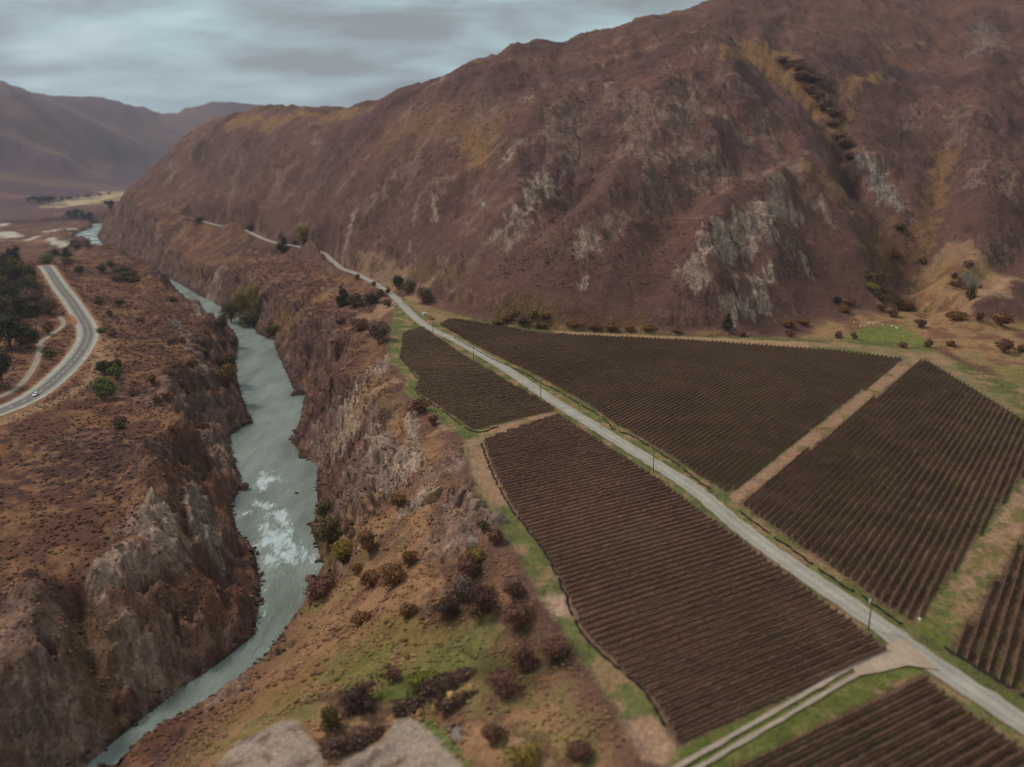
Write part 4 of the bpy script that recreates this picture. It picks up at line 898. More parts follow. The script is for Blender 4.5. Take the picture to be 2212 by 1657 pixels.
def onroad(x, y, ext=0):
    return (line_near(x, y, GR[::4], 20) < 5 + ext) | (line_near(x, y, HW[::4], 20) < 8.5 + ext) | (line_near(x, y, ST[::4], 20) < 3.2 + ext)
def gcol(x, y):
    u = np.arctan2(x, y); v = np.log(np.maximum(np.hypot(x, y), 1.0)); return np.stack([bil(col[..., k], azs, GV, u, v) for k in range(3)], 1)
def pal(n, cols, w):
    c = np.array([lin(q) for q in cols]); return c[RNG.choice(len(c), n, p=np.array(w) / sum(w))] * (1 + .3 * (RNG.random((n, 1)) - .5))
def inview(x, y, m=0.06):
    return (np.abs(x) < (y * .965) * .72 + 10) & (y > 110)
# left plateau scrub
x, y = samp(62000, -620, -70, 150, 940, lambda x, y: (x < -85 - (y - 250) * .18) & inview(x, y))
keep_ = (fbm(x, y, 26, 3, 901) > -.22) & (~onroad(x, y)) & (MH('rd', x, y) > 5) & (MH('gorge', x, y) < .55) & (MH('hill', x, y) < .3); x, y = x[keep_], y[keep_]
kp = RNG.random(len(x)) < np.clip(220 / y + .25, 0, 1); x, y = x[kp], y[kp]
sz = (.28 + .42 * RNG.random(len(x)) ** 2) * (1 + .35 * (y > 450))
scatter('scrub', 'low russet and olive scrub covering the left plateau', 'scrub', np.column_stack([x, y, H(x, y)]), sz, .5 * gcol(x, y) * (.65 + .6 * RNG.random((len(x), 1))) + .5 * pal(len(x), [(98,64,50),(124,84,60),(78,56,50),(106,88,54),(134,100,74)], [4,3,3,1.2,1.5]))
# gorge sides
x, y = samp(52000, -330, 20, 165, 800, lambda x, y: inview(x, y))
k = (MH('rd', x, y) > 3) & (MH('rd', x, y) < 75) & (MH('tm', x, y) < .05) & (fbm(x, y, 15, 4, 911) > .02) & ~inside(x, y, slabs[0]) & ~inside(x, y, slabs[1]) & (~onroad(x, y)); x, y = x[k], y[k]
k = RNG.random(len(x)) < .55; x, y = x[k], y[k]
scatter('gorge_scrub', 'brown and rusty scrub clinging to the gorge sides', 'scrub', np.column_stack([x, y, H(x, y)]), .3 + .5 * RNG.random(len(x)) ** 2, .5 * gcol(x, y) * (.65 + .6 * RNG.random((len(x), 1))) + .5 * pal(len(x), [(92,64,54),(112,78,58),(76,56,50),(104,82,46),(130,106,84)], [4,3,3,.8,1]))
# dry grass tussocks between the fence and the gorge, and on the foreground slope
x, y = samp(26000, -110, 60, 112, 480, lambda x, y: inview(x, y))
k = (MH('ter', x, y) > 2) & (MH('rd', x, y) > 16) & (fbm(x, y, 12, 3, 921) > -.05) & ~inside(x, y, slabs[0]) & ~inside(x, y, slabs[1]); x, y = x[k], y[k]
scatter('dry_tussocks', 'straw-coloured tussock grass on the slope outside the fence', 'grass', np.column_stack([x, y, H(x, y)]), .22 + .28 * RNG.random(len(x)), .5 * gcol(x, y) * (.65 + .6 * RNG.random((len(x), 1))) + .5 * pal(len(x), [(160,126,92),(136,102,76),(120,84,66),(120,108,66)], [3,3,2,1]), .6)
x, y = samp(90000, -330, 0, 170, 800, lambda x, y: inview(x, y))
r_ = MH('rd', x, y); k = (r_ > -.8) & (r_ < 3.2) & (RNG.random(len(x)) < .55); x, y = x[k], y[k]
scatter('shore_rocks', 'dark wet rocks and rubble along both river banks', 'rocks', np.column_stack([x, y, np.maximum(H(x, y), RIV - .1)]), .25 + .7 * RNG.random(len(x)) ** 3, pal(len(x), [(84,64,56),(104,84,74),(66,50,46),(128,110,98)], [4,3,3,1]), .6)
# hillside
x, y = samp(60000, -250, 560, 470, 1050, lambda x, y: inview(x, y))
k = (MH('hill', x, y) > .05) & (fbm(x, y, 45, 4, 931) > -.05) & (RNG.random(len(x)) < np.clip(700 / y - .35, 0, 1)) & ~onroad(x, y); x, y = x[k], y[k]
scatter('hill_scrub', 'sparse dark and rusty scrub dotted over the big brown hillside', 'scrub', np.column_stack([x, y, H(x, y)]),   .3 + .5 * RNG.random(len(x)) ** 3, .5 * gcol(x, y) * (.65 + .6 * RNG.random((len(x), 1))) + .5 * pal(len(x), [(96,72,64),(112,82,68),(120,90,66),(126,104,88)], [5,4,1.2,1.5]))

def crown_mesh(lobes, nleaf, ls, colours, rng, core=True):
    """foliage made of leaf-sized faces through several lobes; lobes = (x,y,z,rx,rz)"""
    V, Fq, Cc = [], [], []; off = 0; w = np.array([l[3] ** 2 * l[4] for l in lobes]); w /= w.sum(); cl = np.array([lin(c, 1.55) for c in colours])
    ico_q = []
    for (lx, ly, lz, rx, rz), ww in zip(lobes, w):
        if core:
            v = ICV * (1 + (rng.random((12, 1)) - .5) * .7) * [rx * .5, rx * .5, rz * .5] + [lx, ly, lz]; V.append(v); ico_q.append(ICF + off); off += 12
            Cc.append(np.repeat(cl[:1] * .8, 12, 0))
    Vt = np.concatenate(V) if V else np.zeros((0, 3))
    n = nleaf; li = rng.choice(len(lobes), n, p=w); L_ = np.array(lobes)[li]; d = rng.normal(size=(n, 3)); d /= np.linalg.norm(d, axis=1)[:, None]
    rr = .55 + .55 * rng.random((n, 1)) ** .7; p = L_[:, :3] + d * rr * np.column_stack([L_[:, 3], L_[:, 3], L_[:, 4]])
    u = rng.normal(size=(n, 3)); u -= (u * d).sum(1)[:, None] * d * .6; u /= np.linalg.norm(u, axis=1)[:, None]; vv = np.cross(u, d + .5 * rng.normal(size=(n, 3))); vv /= np.linalg.norm(vv, axis=1)[:, None] + 1e-6
    s = ls * (.5 + rng.random((n, 1))); tri = np.stack([p - u * s, p + u * s * .9, p + vv * s * 1.3], 1).reshape(-1, 3)
    f = np.concatenate(ico_q + [np.arange(n * 3).reshape(-1, 3) + off]) if ico_q else np.arange(n * 3).reshape(-1, 3)
    c = np.repeat(cl[rng.integers(0, len(cl), n)] * (.75 + .5 * rng.random((n, 1))), 3, 0)
    return np.concatenate([Vt, tri]), f, np.concatenate(Cc + [c]) if Cc else c
def plant(kind, px, py, wpx, hpx, label, colours, group=None, name='bush', cat='bush', seed=None):
    """a bush or tree whose foot stands at a traced place, sized from its spread in the photograph"""
    x, y, z = hit2(px, py); dist = math.sqrt(x * x + y * y + (z - CAMZ) ** 2); w = 1.03 * wpx / FPX * dist; h = .95 * hpx / FPX * dist
    rng = np.random.default_rng(int(px * 7 + py * 13)); root = bpy.data.objects.new(name, None); COL.objects.link(root); root.location = (x, y, z - .1); root.rotation_euler = (0, 0, rng.random() * 6)
    tag(root, label, cat, group); b = MB(); ls = max(.2, min(.62, dist * .0012))
    nl = int(np.clip(120 + wpx * hpx * .8, 120, 1900))
    if py > 545 and py < 780 and px > 1190: root.scale = (.85, .85, .85)
    if kind == 'conifer':
        b.tube((0, 0, -.3), (0, 0, h * .95), w * .06 + .08, 6, .04); lob = []
        for k in range(9):
            t = k / 8; r0 = w * .5 * (1 - t) ** .8 + .15; m = max(3, int(6 * (1 - t)) + 2)
            for q in range(m):
                an = rng.random() * 6.28; rr = r0 * .62; lob.append((math.cos(an) * rr, math.sin(an) * rr, h * (.14 + .82 * t) - rr * .15, r0 * .42, h * .055 + .1))
        V, f_, c = crown_mesh(lob, nl * 2, ls * .9, colours, rng)
    else:
        nlobe = {'bush': 5, 'low': 6, 'tree': 8, 'willow': 9, 'bare': 6}[kind]; lob = []; base = {'bush': .12, 'low': .1, 'tree': .18, 'willow': .15, 'bare': .2}[kind]
        for q in range(nlobe):
            an = rng.random() * 6.28; rr = w * .5 * rng.uniform(.15, .62); zt = rng.uniform(base + .12, .8); rx = w * rng.uniform(.2, .32)
            lob.append((math.cos(an) * rr, math.sin(an) * rr, h * zt, rx, h * rng.uniform(.18, .28)))
        lob.append((0, 0, h * (base + .45), w * .3, h * (.5 - base / 2)))
        b.tube((0, 0, -.3), (0, 0, h * (base + .35)), .05 + w * .03, 6, .03 + w * .012)
        for l_ in lob[:5]: b.tube((0, 0, h * base * .6), (l_[0] * .8, l_[1] * .8, l_[2]), .03 + w * .014, 4, .02)
        V, f_, c = crown_mesh(lob, int(nl * (1.3 if kind == 'bare' else 1)), ls * (.8 if kind == 'bare' else 1), colours, rng, core=(kind != 'bare'))
    b.build('trunk' if kind in ('tree', 'conifer', 'willow') else 'stem', M_bark, root)
    cm = newmesh('crown' if kind in ('tree', 'conifer', 'willow') else 'foliage', V, f_, M_leaf, c); cm.parent = root
    return root
DG = [(60,58,44),(76,70,50),(68,58,48)]; OLV = [(88,78,50),(104,92,54),(76,64,46)]; YEL = [(124,106,54),(138,118,62),(98,82,48)]; BRW = [(102,80,68),(120,92,76),(88,68,60)]; RED = [(104,76,64),(120,86,70),(88,64,56)]
ORG = [(124,92,58),(110,80,52),(92,68,50)]; GRE = [(88,96,50),(102,110,56),(70,76,44)]; GRY = [(112,94,82),(92,76,68)]
PL = [
 ('bush',228,862,50,48,'bright green rounded bush standing alone on the russet plateau',GRE), ('bush',252,818,26,30,'green smaller bush touching the top of the bright green bush',GRE), ('bush',225,808,34,28,'dark olive bush just above the bright green bush',DG), ('bush',255,802,26,26,'dark olive bush right of the other dark one above the green bush',DG),
 ('bush',215,660-3,20,16,'small olive bush on the plateau right of the highway bend',OLV),
 ('tree',70,672,58,44,'domed tan-brown tree between the highway and the dark pines',BRW), ('tree',105,678,44,32,'low brown domed tree beside the highway bend',BRW), ('tree',22,750,84,78,'large dark grove tree left of the side track',DG), ('tree',62,752,40,46,'dark rounded tree right of the large one by the side track',DG),
 ('tree',5,830,44,70,'dark tree cut by the left picture edge beside the side track',DG), ('bush',100,768,20,16,'small olive bush just above the pale side track',OLV), ('bush',110,776,26,22,'olive bush in the bend between side track and highway',OLV), ('bush',105,723,26,26,'brown bush beside the side track bend',BRW),
 ('willow',527,690,46,70,'tall yellow-green willow at the river bend',YEL), ('willow',552,680,40,66,'yellow-green willow right of the tallest at the river bend',YEL), ('willow',500,700,44,50,'olive willow at the water edge of the river bend',OLV), ('willow',540,708,56,40,'low olive willow at the foot of the willow clump',OLV), ('bush',482,712,26,44,'narrow olive bush at the left bank just below the willows',OLV),
 ('bush',590,722,50,22,'olive bushes on the right bank point beyond the river bend',OLV), ('bush',505,750,30,26,'olive bush on the left bank above the first river reach',OLV), ('bush',488,800,56,38,'broad dark olive bush on the left river bank',[(84,70,42),(70,56,40)]), ('bush',492,838,52,50,'rusty olive bush on the left bank below the broad one',ORG), ('bush',482,790-40,30,22,'russet bush above the left river bank',RED),
 ('conifer',742,660,34,56,'dark conifer standing above the gorge below the road',DG), ('bush',765,662,46,28,'olive bush at the foot of the dark conifer',OLV), ('bush',800,656,44,24,'dark olive bush between conifer and gravel road',DG), ('bush',822,640,26,16,'brown olive bush on the road bank near the white car',BRW), ('bush',838,662,26,16,'low olive bush just left of the white car',OLV),
 ('conifer',611,543,26,52,'tall dark narrow tree beside the far gravel road',DG), ('tree',655,528,34,44,'yellow olive tree beside the far gravel road',YEL), ('bush',430,480,40,14,'olive hedge-like bush above the farthest road stretch',OLV), ('bush',540,500,30,18,'olive bush above the far road',OLV), ('bush',637,528,18,12,'small green bush at the far road bend',OLV),
 ('tree',860,626,32,34,'bright dark-green tree above the gravel road past the white car',[(50,62,36),(66,76,42)]), ('bush',885,628,44,24,'olive bush right of the dark-green tree',OLV), ('bush',913,652,44,34,'grey-brown leafless bush at the foot of the hill',GRY), ('bush',772,603,12,11,'dark bush on the gravel road edge uphill of the conifer',BRW), ('bush',808,618,13,11,'brown bush on the inner road edge near the dark-green tree',BRW), ('bush',838,634,11,12,'dark bush at the road corner above the white car',DG),
 ('bush',818,742,56,50,'large leafless brown bush on the gorge rim left of the fence',GRY+BRW), ('bush',905,892,46,34,'dark red-brown round bush outside the fence corner',RED), ('bush',936,918,26,24,'small red-brown bush on the dry rim slope',RED), ('bush',780,712,50,24,'dark brown bush on the gorge rim',RED), ('bush',735,700,30,16,'russet bush on the rim left of the large bare bush',RED),
 ('bush',716,1172,70,66,'olive bush on the right river bank beside the rapids',OLV), ('bush',742,1212,58,44,'yellow olive bush on the right bank below the rapids',YEL), ('bush',795,1192,44,52,'rusty olive bush up the bank from the rapids',ORG), ('bush',700,1118,34,38,'olive bush at the water edge above the rapids',OLV), ('bush',860,1095,40,30,'rust bush in the gully of the right gorge side',ORG),
 ('bush',1042,1146,26,28,'dark olive bush on the dry slope near the fence',OLV), ('bush',1072,1172,44,34,'red-brown bush on the fence line beside the grass strip',RED), ('bush',1030,1212,54,30,'yellow-green bush on the foreground slope',YEL), ('bush',884,1222,38,36,'upper orange bush on the foreground slope',ORG), ('bush',850,1262,66,46,'large orange-brown bush on the foreground slope',ORG), ('bush',800,1262,46,34,'orange-olive bush left of the large orange one',ORG),
 ('bush',770,1238,30,22,'small orange bush above the river bend slope',ORG), ('bush',1008,1248,64,58,'dark brown bush at the top of the foreground thicket',RED), ('bush',1000,1292,70,56,'grey leafless bush in the foreground thicket',GRY), ('bush',1040,1320,90,60,'big dark brown bush filling the foreground thicket',[(80,56,50),(64,46,44)]), ('bush',970,1330,76,44,'dark brown bush at the left of the foreground thicket',[(80,60,52),(66,50,46)]),
 ('bush',1110,1290,60,44,'brown bush between thicket and fence',BRW), ('bush',1120,1350,90,50,'dark brown bush below the thicket beside the green hump',RED), ('bush',1195,1420,80,44,'red-brown leafless bush against the fence',RED), ('bush',1130,1440,66,60,'dark russet bush right of the green hump',RED), ('bush',1085,1500,80,46,'dark brown bush near the long brush pile',RED), ('bush',880,1330,50,26,'rusty bush on the rim of the green hump',ORG),
 ('bush',780,1345,46,26,'olive bush on the left rim of the green hump',ORG), ('bush',770,1525,110,46,'dark brown bush above the pale slab ground',[(80,58,54),(64,48,46)]), ('bush',850,1470,36,30,'small dark bush on the lower green hump',RED), ('bush',905,1488,90,30,'yellow-green low bush beside the brush pile',[(96,98,44),(110,104,52)]), ('bush',715,1575,44,50,'olive bush between the pale slabs',OLV),
 ('bush',1130,1652,70,46,'yellow-green bush at the bottom picture edge',YEL), ('bush',1065,1600,50,40,'dark brown bush near the bottom edge',RED), ('bush',1250,1640,60,36,'brown bush near the fence at the bottom edge',RED), ('low',690,1285,70,30,'dark brown scrub mound above the lower river',RED),
 ('conifer',1572,708,26,44,'single dark conifer at the hill foot above the headland',DG), ('bush',1809,657,22,20,'small dark-green bush at the hill foot',[(44,58,40),(60,70,46)]),
 ('bush',1602,726,22,15,'rust round bush on the dry margin left of the paddock',RED), ('bush',1708,727,26,15,'rust bush above the fence right of the conifer',RED), ('bush',1703,704,42,16,'low orange-brown bush right of the conifer',ORG), ('bush',1735,700,36,14,'brown bush beside the low orange-brown one',ORG), ('bush',1811,730,22,17,'red-brown bush below the beehives',RED), ('bush',1844,731,17,14,'small purple-brown bush below the beehives',BRW),
 ('bush',1948,750,20,13,'small red-brown bush on the paddock fence',RED), ('bush',2003,750,24,19,'red-brown bush at the paddock fence corner',RED), ('bush',1987,707,26,20,'red bush right of the beehives',RED), ('bush',1905,672,28,18,'dark olive bush above the beehives',ORG), ('bush',1948,668,52,22,'broad rusty bush above the beehives',ORG), ('bush',1928,684,32,18,'red-brown bush just above the beehives',RED),
 ('bush',2063,692,60,22,'long low orange-brown bush in the dry paddock',ORG), ('bush',2114,691,26,22,'brown bush between two larger paddock bushes',RED), ('bush',2162,704,56,30,'large orange-brown bush near the right edge',ORG), ('bush',2168,762,40,32,'dark red-brown bush on the dry slope at right',RED), ('bush',2208,760,26,18,'brown bush at the right picture edge',RED),
 ('bush',2067,617,38,16,'olive brown bush on the pale straw patch',ORG), ('bush',2062,600,20,12,'small brown bush above the pale straw patch',BRW), ('bush',2092,576,28,16,'brown bush on the pinkish knoll',BRW), ('bush',1991,568,28,14,'rusty bush beside the gully',ORG), ('bush',2094,650,26,40,'olive bush in the dark hollow',OLV), ('bush',1834,658,44,14,'golden low bush left of the gully mouth',ORG), ('bush',1826,674,38,16,'orange-brown bush at the hill foot',ORG),
 ('bush',1879,622,40,14,'yellow-olive bush on the fan below the gully',YEL), ('bush',1907,604,46,14,'golden bush high on the fan below the gully',ORG), ('bush',1911,634,40,14,'golden-brown bush low on the fan',ORG), ('bush',1906,650,42,16,'rusty bush at the foot of the fan',ORG), ('bush',1880,598,40,11,'ochre bush upper left on the fan',ORG), ('bush',1935,555,30,16,'ochre bush where the gully opens',ORG), ('bush',1946,498,28,14,'olive-green bush in the gully high on the hill',OLV), ('bush',2055,748,20,14,'rust bush outside the headland bend',ORG),
 ('bush',1112,686,26,16,'olive bush at the foot of the scree above the vines',OLV), ('bush',1128,702,34,24,'dark bush in the gorse belt above the vines',BRW), ('bush',1150,684,30,18,'yellow-olive bush in the gorse belt',YEL), ('bush',1175,690,32,18,'golden bush in the gorse belt',ORG), ('bush',1165,708,44,16,'orange-brown bush low in the gorse belt',ORG), ('bush',1078,702,36,14,'olive brown bush at the left end of the gorse belt',ORG),
 ('bush',1095,692,28,12,'small brown bush in the left of the gorse belt',ORG), ('bush',1240,708,56,18,'long orange-brown bush right of the gorse belt',ORG), ('bush',1285,712,40,16,'orange bush fourth along the dry margin',ORG), ('bush',1320,712,44,16,'rusty bush fifth along the dry margin',ORG), ('bush',1358,714,34,14,'orange bush sixth along the dry margin',ORG), ('bush',1400,714,40,12,'low brown bush on the dry margin',ORG), ('bush',1460,716,30,10,'low rusty bush on the dry margin',ORG),
 ('tree',240,459,24,28,'lone dark tree at the foot of the spur in the far valley',DG), ('tree',152,472,20,18,'dark tree beside the far farmhouse',DG), ('tree',165,472,18,22,'dark conifer-like tree right of the far farmhouse',DG), ('tree',178,474,22,20,'dark tree right of the farmhouse trees',DG), ('tree',196,472,18,16,'dark tree at the right of the farmhouse trees',DG),
 ('bush',165,540,44,22,'olive bush on the far river terrace',OLV), ('bush',190,536,26,20,'brown bush on the far river terrace',BRW), ('bush',145,560,30,26,'dark bush above the highway crest',DG), ('bush',100,568,44,20,'green bush above the highway crest',GRE),
]
for k_, px, py, w_, h_, lb_, cl_ in PL:
    isT = k_ in ('tree', 'conifer', 'willow')
    plant(k_, px, py, w_, h_, lb_, cl_, name={'tree': 'tree', 'conifer': 'conifer_tree', 'willow': 'willow_tree'}.get(k_, 'bush'), cat='tree' if isT else 'bush')
rg = random.Random(4)
for px, py, w_, h_ in [(150,432,16,9),(168,430,14,8),(190,427,14,8),(215,424,12,7),(236,421,12,7),(105,440,26,16),(85,440,26,15),(95,438,24,14),(75,436,18,13),(115,436,20,12),(135,434,14,10),(62,437,14,10)]:
    plant('tree', px, py, w_, h_, 'dark conifer in the shelterbelt on the far valley floor', DG, 'shelterbelt trees in the far valley', 'tree', 'tree')
for i in range(44):
    px = rg.uniform(-10, 88); py = rg.uniform(572, 690)
    if px > 60 + (py - 570) * .25: continue
    plant(rg.choice(['conifer', 'tree', 'tree']), px, py, rg.uniform(24, 42), rg.uniform(24, 44), 'dark green tree of the dense grove left of the highway', rg.choice([DG, DG, OLV]), 'dark trees left of the highway', 'tree', 'tree')
for i in range(16):
    px = rg.uniform(120, 290); py = 560 + (px - 120) * .22 + rg.uniform(-8, 22)
    plant('bush', px, py, rg.uniform(18, 34), rg.uniform(12, 20), 'dark olive bush in the belt across the plateau crest', rg.choice([OLV, DG, BRW]), 'bushes along the plateau crest')
for i in range(24):
    px = rg.uniform(220, 470); py = rg.uniform(640, 960)
    plant('bush', px, py, rg.uniform(14, 30), rg.uniform(9, 18), 'small russet or olive bush scattered on the plateau slope above the river', rg.choice([RED, BRW, OLV, ORG]), 'bushes on the plateau slope')
for i in range(18):   # gully thicket high on the hill
    t = i / 17; px = 1700 + 125 * t ** .8 + rg.uniform(-14, 14); py = 150 + 190 * t ** 1.3 + rg.uniform(-12, 12)
    plant('bush', px, py, rg.uniform(26, 46), rg.uniform(12, 20), 'dark bush in the thicket filling the high gully', [(116,90,76),(100,78,68)], 'bushes in the high gully')

# ------------------------------------------------------------------ rocks
M_rock = mat('schist', attr=True, rough=.95, spec=.1, noise=[(.8, 6, .7, 1.25)], bump=[(1.5, .8, .4)])
def rock(px, py, wpx, hpx, label, c=(118, 98, 88), group=None, dw=1.0, zz_=None, name='boulder'):
    x, y, z = hit2(px, py) if zz_ is None else P(px, py, zz_); dist = math.sqrt(x * x + y * y + (z - CAMZ) ** 2); w = wpx / FPX * dist / 2; h = hpx / FPX * dist
    rng = np.random.default_rng(int(px * 3 + py)); V = ICV.copy(); Fq = [tuple(f) for f in ICF]
    for _ in range(2):
        mid = {}; nf = []; Vl = [tuple(v) for v in V]
        def gm(a, b):
            k_ = (min(a, b), max(a, b))
            if k_ not in mid: m_ = (np.array(Vl[a]) + Vl[b]) / 2; m_ /= np.linalg.norm(m_); Vl.append(tuple(m_)); mid[k_] = len(Vl) - 1
            return mid[k_]
        for a, b, c_ in Fq: ab, bc, ca_ = gm(a, b), gm(b, c_), gm(c_, a); nf += [(a, ab, ca_), (b, bc, ab), (c_, ca_, bc), (ab, bc, ca_)]
        V, Fq = np.array(Vl), nf
    for _ in range(16):   # planar cuts give a broken outline
        n = rng.normal(size=3); n /= np.linalg.norm(n); d = rng.uniform(.42, .8); s_ = V @ n - d; V = np.where(s_[:, None] > 0, V - s_[:, None] * n, V)
    V = V * (1 + .12 * (rng.random((len(V), 1)) - .5)) * [w, w * dw, h * .75] + [0, 0, h * .12]
    o = newmesh(name, V, Fq, M_rock, lin(c)[None] * (1 + .3 * (rng.random((len(V), 1)) - .5))); o.location = (x, y, z); o.rotation_euler = (0, 0, rng.random() * 6); return tag(o, label, 'rock', group)
for a in [(532,915,36,26,'brown rock point jutting into the river from the left bank'), (528,1056,34,28,'brown rock point on the left bank above the rapids'), (645,852,40,20,'brown rock ledge on the right bank in the upper reach'), (640,958,44,30,'dark rock point jutting from the right bank'), (664,985,40,30,'dark rock below the right bank point'),
          (668,1132,18,10,'dark wet rock at the right water edge above the rapids'), (676,1150,16,9,'dark wet rock beside the rapids'), (688,1212,24,12,'dark wet rock where the rapids hit the right bank'), (668,1252,40,10,'pale driftwood-edged rock shelf below the rapids'), (556,1196,18,14,'dark rock on the left bank beside the rapids'), (566,1240,18,16,'dark rock low on the left bank'), (560,1300,26,22,'dark rock at the left bank below the rapids')]:
    rock(a[0], a[1], a[2], a[3] * .7, a[4], (104, 80, 70), zz_=RIV + .1, dw=.6)
rock(1046, 445, 12, 9, 'single white boulder on the brown hillside', (220, 214, 204)); rock(1270, 616, 6, 5, 'small pale boulder low on the scree', (190, 178, 164)); rock(985, 1598, 56, 22, 'grey low boulder right of the pale slab', (134, 122, 116))
rock(2092, 618, 52, 34, 'grey rounded outcrop in the dry paddock', (120, 106, 98)); rock(1986, 1339, 11, 8, 'white stone on the grass strip near the road', (214, 216, 206)); rock(640, 1236 - 170, 12, 5, 'small flat rock awash in the river', (90, 72, 66), zz_=RIV)
rock(1030, 1152 - 60, 40, 24, 'pale rounded rock face on the rim slope', (134, 114, 100)); rock(1022, 1178, 46, 26, 'pale grey slab on the rim slope', (140, 124, 112)); rock(935, 1078, 60, 40, 'tan rounded rock knob on the gorge rim', (140, 120, 98)); rock(992, 1085, 44, 40, 'brown rounded rock knob beside the tan one', (112, 92, 84)); rock(1075, 1125, 56, 34, 'grey rock face by the fence', (128, 110, 98))

# brush piles in the foreground
def brush_pile(px, py, wpx, dpx, label, ang, cols, n=1800):
    x, y, z = hit2(px, py); dist = math.sqrt(x * x + y * y + (z - CAMZ) ** 2); w = wpx / FPX * dist; d = dpx / FPX * dist; rng = np.random.default_rng(int(px)); b = MB()
    root = bpy.data.objects.new('brush_pile', None); COL.objects.link(root); root.location = (x, y, z); root.rotation_euler = (0, 0, ang); tag(root, label, 'brush pile')
    u = rng.uniform(-1, 1, n); v = rng.uniform(-1, 1, n); zz2 = (1 - v ** 2) * (1 - u ** 4) * d * .4 * rng.random(n) ** .5
    px_, py_ = u * w / 2, v * d / 2; a = rng.uniform(0, 3.14, n); L_ = rng.uniform(.4, 1.5, n); t = np.stack([np.cos(a), np.sin(a), rng.normal(0, .25, n)], 1) * L_[:, None]; c = np.column_stack([px_, py_, zz2 + .15]); wv = rng.normal(size=(n, 3)) * .08
    V = np.stack([c - t / 2 - wv, c + t / 2 - wv, c + t / 2 + wv, c - t / 2 + wv], 1).reshape(-1, 3); f = np.arange(n * 4).reshape(-1, 4); cl = np.array([lin(q) for q in cols])
    s = newmesh('branches', V, f, M_leaf, np.repeat(cl[rng.integers(0, len(cl), n)], 4, 0)); s.parent = root; s['kind'] = 'stuff'
    ns = 24; ring = [(math.cos(q) * w / 2 * .95 * (1 + .1 * math.sin(3 * q)), math.sin(q) * d / 2 * .9) for q in np.linspace(0, 6.283, ns, endpoint=False)]
    vv = [(a_, b_, -.3) for a_, b_ in ring] + [(a_ * .7, b_ * .6, d * .26) for a_, b_ in ring] + [(0, 0, d * .34)]
    fs_ = [(i, (i + 1) % ns, ns + (i + 1) % ns, ns + i) for i in range(ns)] + [(ns + i, ns + (i + 1) % ns, 2 * ns) for i in range(ns)]
    h_ = newmesh('heap', vv, fs_, M_leaf, np.repeat(cl[:1], len(vv), 0)); h_.parent = root
brush_pile(975, 1478, 130, 60, 'long dark brush pile beside the green hump', .45, [(88,66,60),(104,80,70),(74,56,52),(122,98,82)])
brush_pile(1000, 1512, 110, 22, 'narrow dark brush pile below the ochre rocks', .45, [(88,66,60),(104,80,70),(74,56,52),(122,98,82)])
brush_pile(885, 1530, 60, 44, 'short dark brush pile at the top of the pale slab', .1, [(88,66,60),(104,80,70),(74,56,52),(122,98,82)])
brush_pile(775, 1603, 140, 46, 'lowest dark brush pile between the pale slabs', .35, [(88,66,60),(104,80,70),(74,56,52),(122,98,82)])
for i, (px, py, w_, h_) in enumerate([(1010,1490,40,12),(975,1504,44,14),(942,1518,36,16),(905,1545,26,24),(938,1540,18,20)]):
    rock(px, py, w_, h_, ['right-hand', 'second from right', 'middle', 'lowest left', 'small upright'][i] + ' ochre rock in the line between the brush piles', (178, 142, 96), dw=.5)

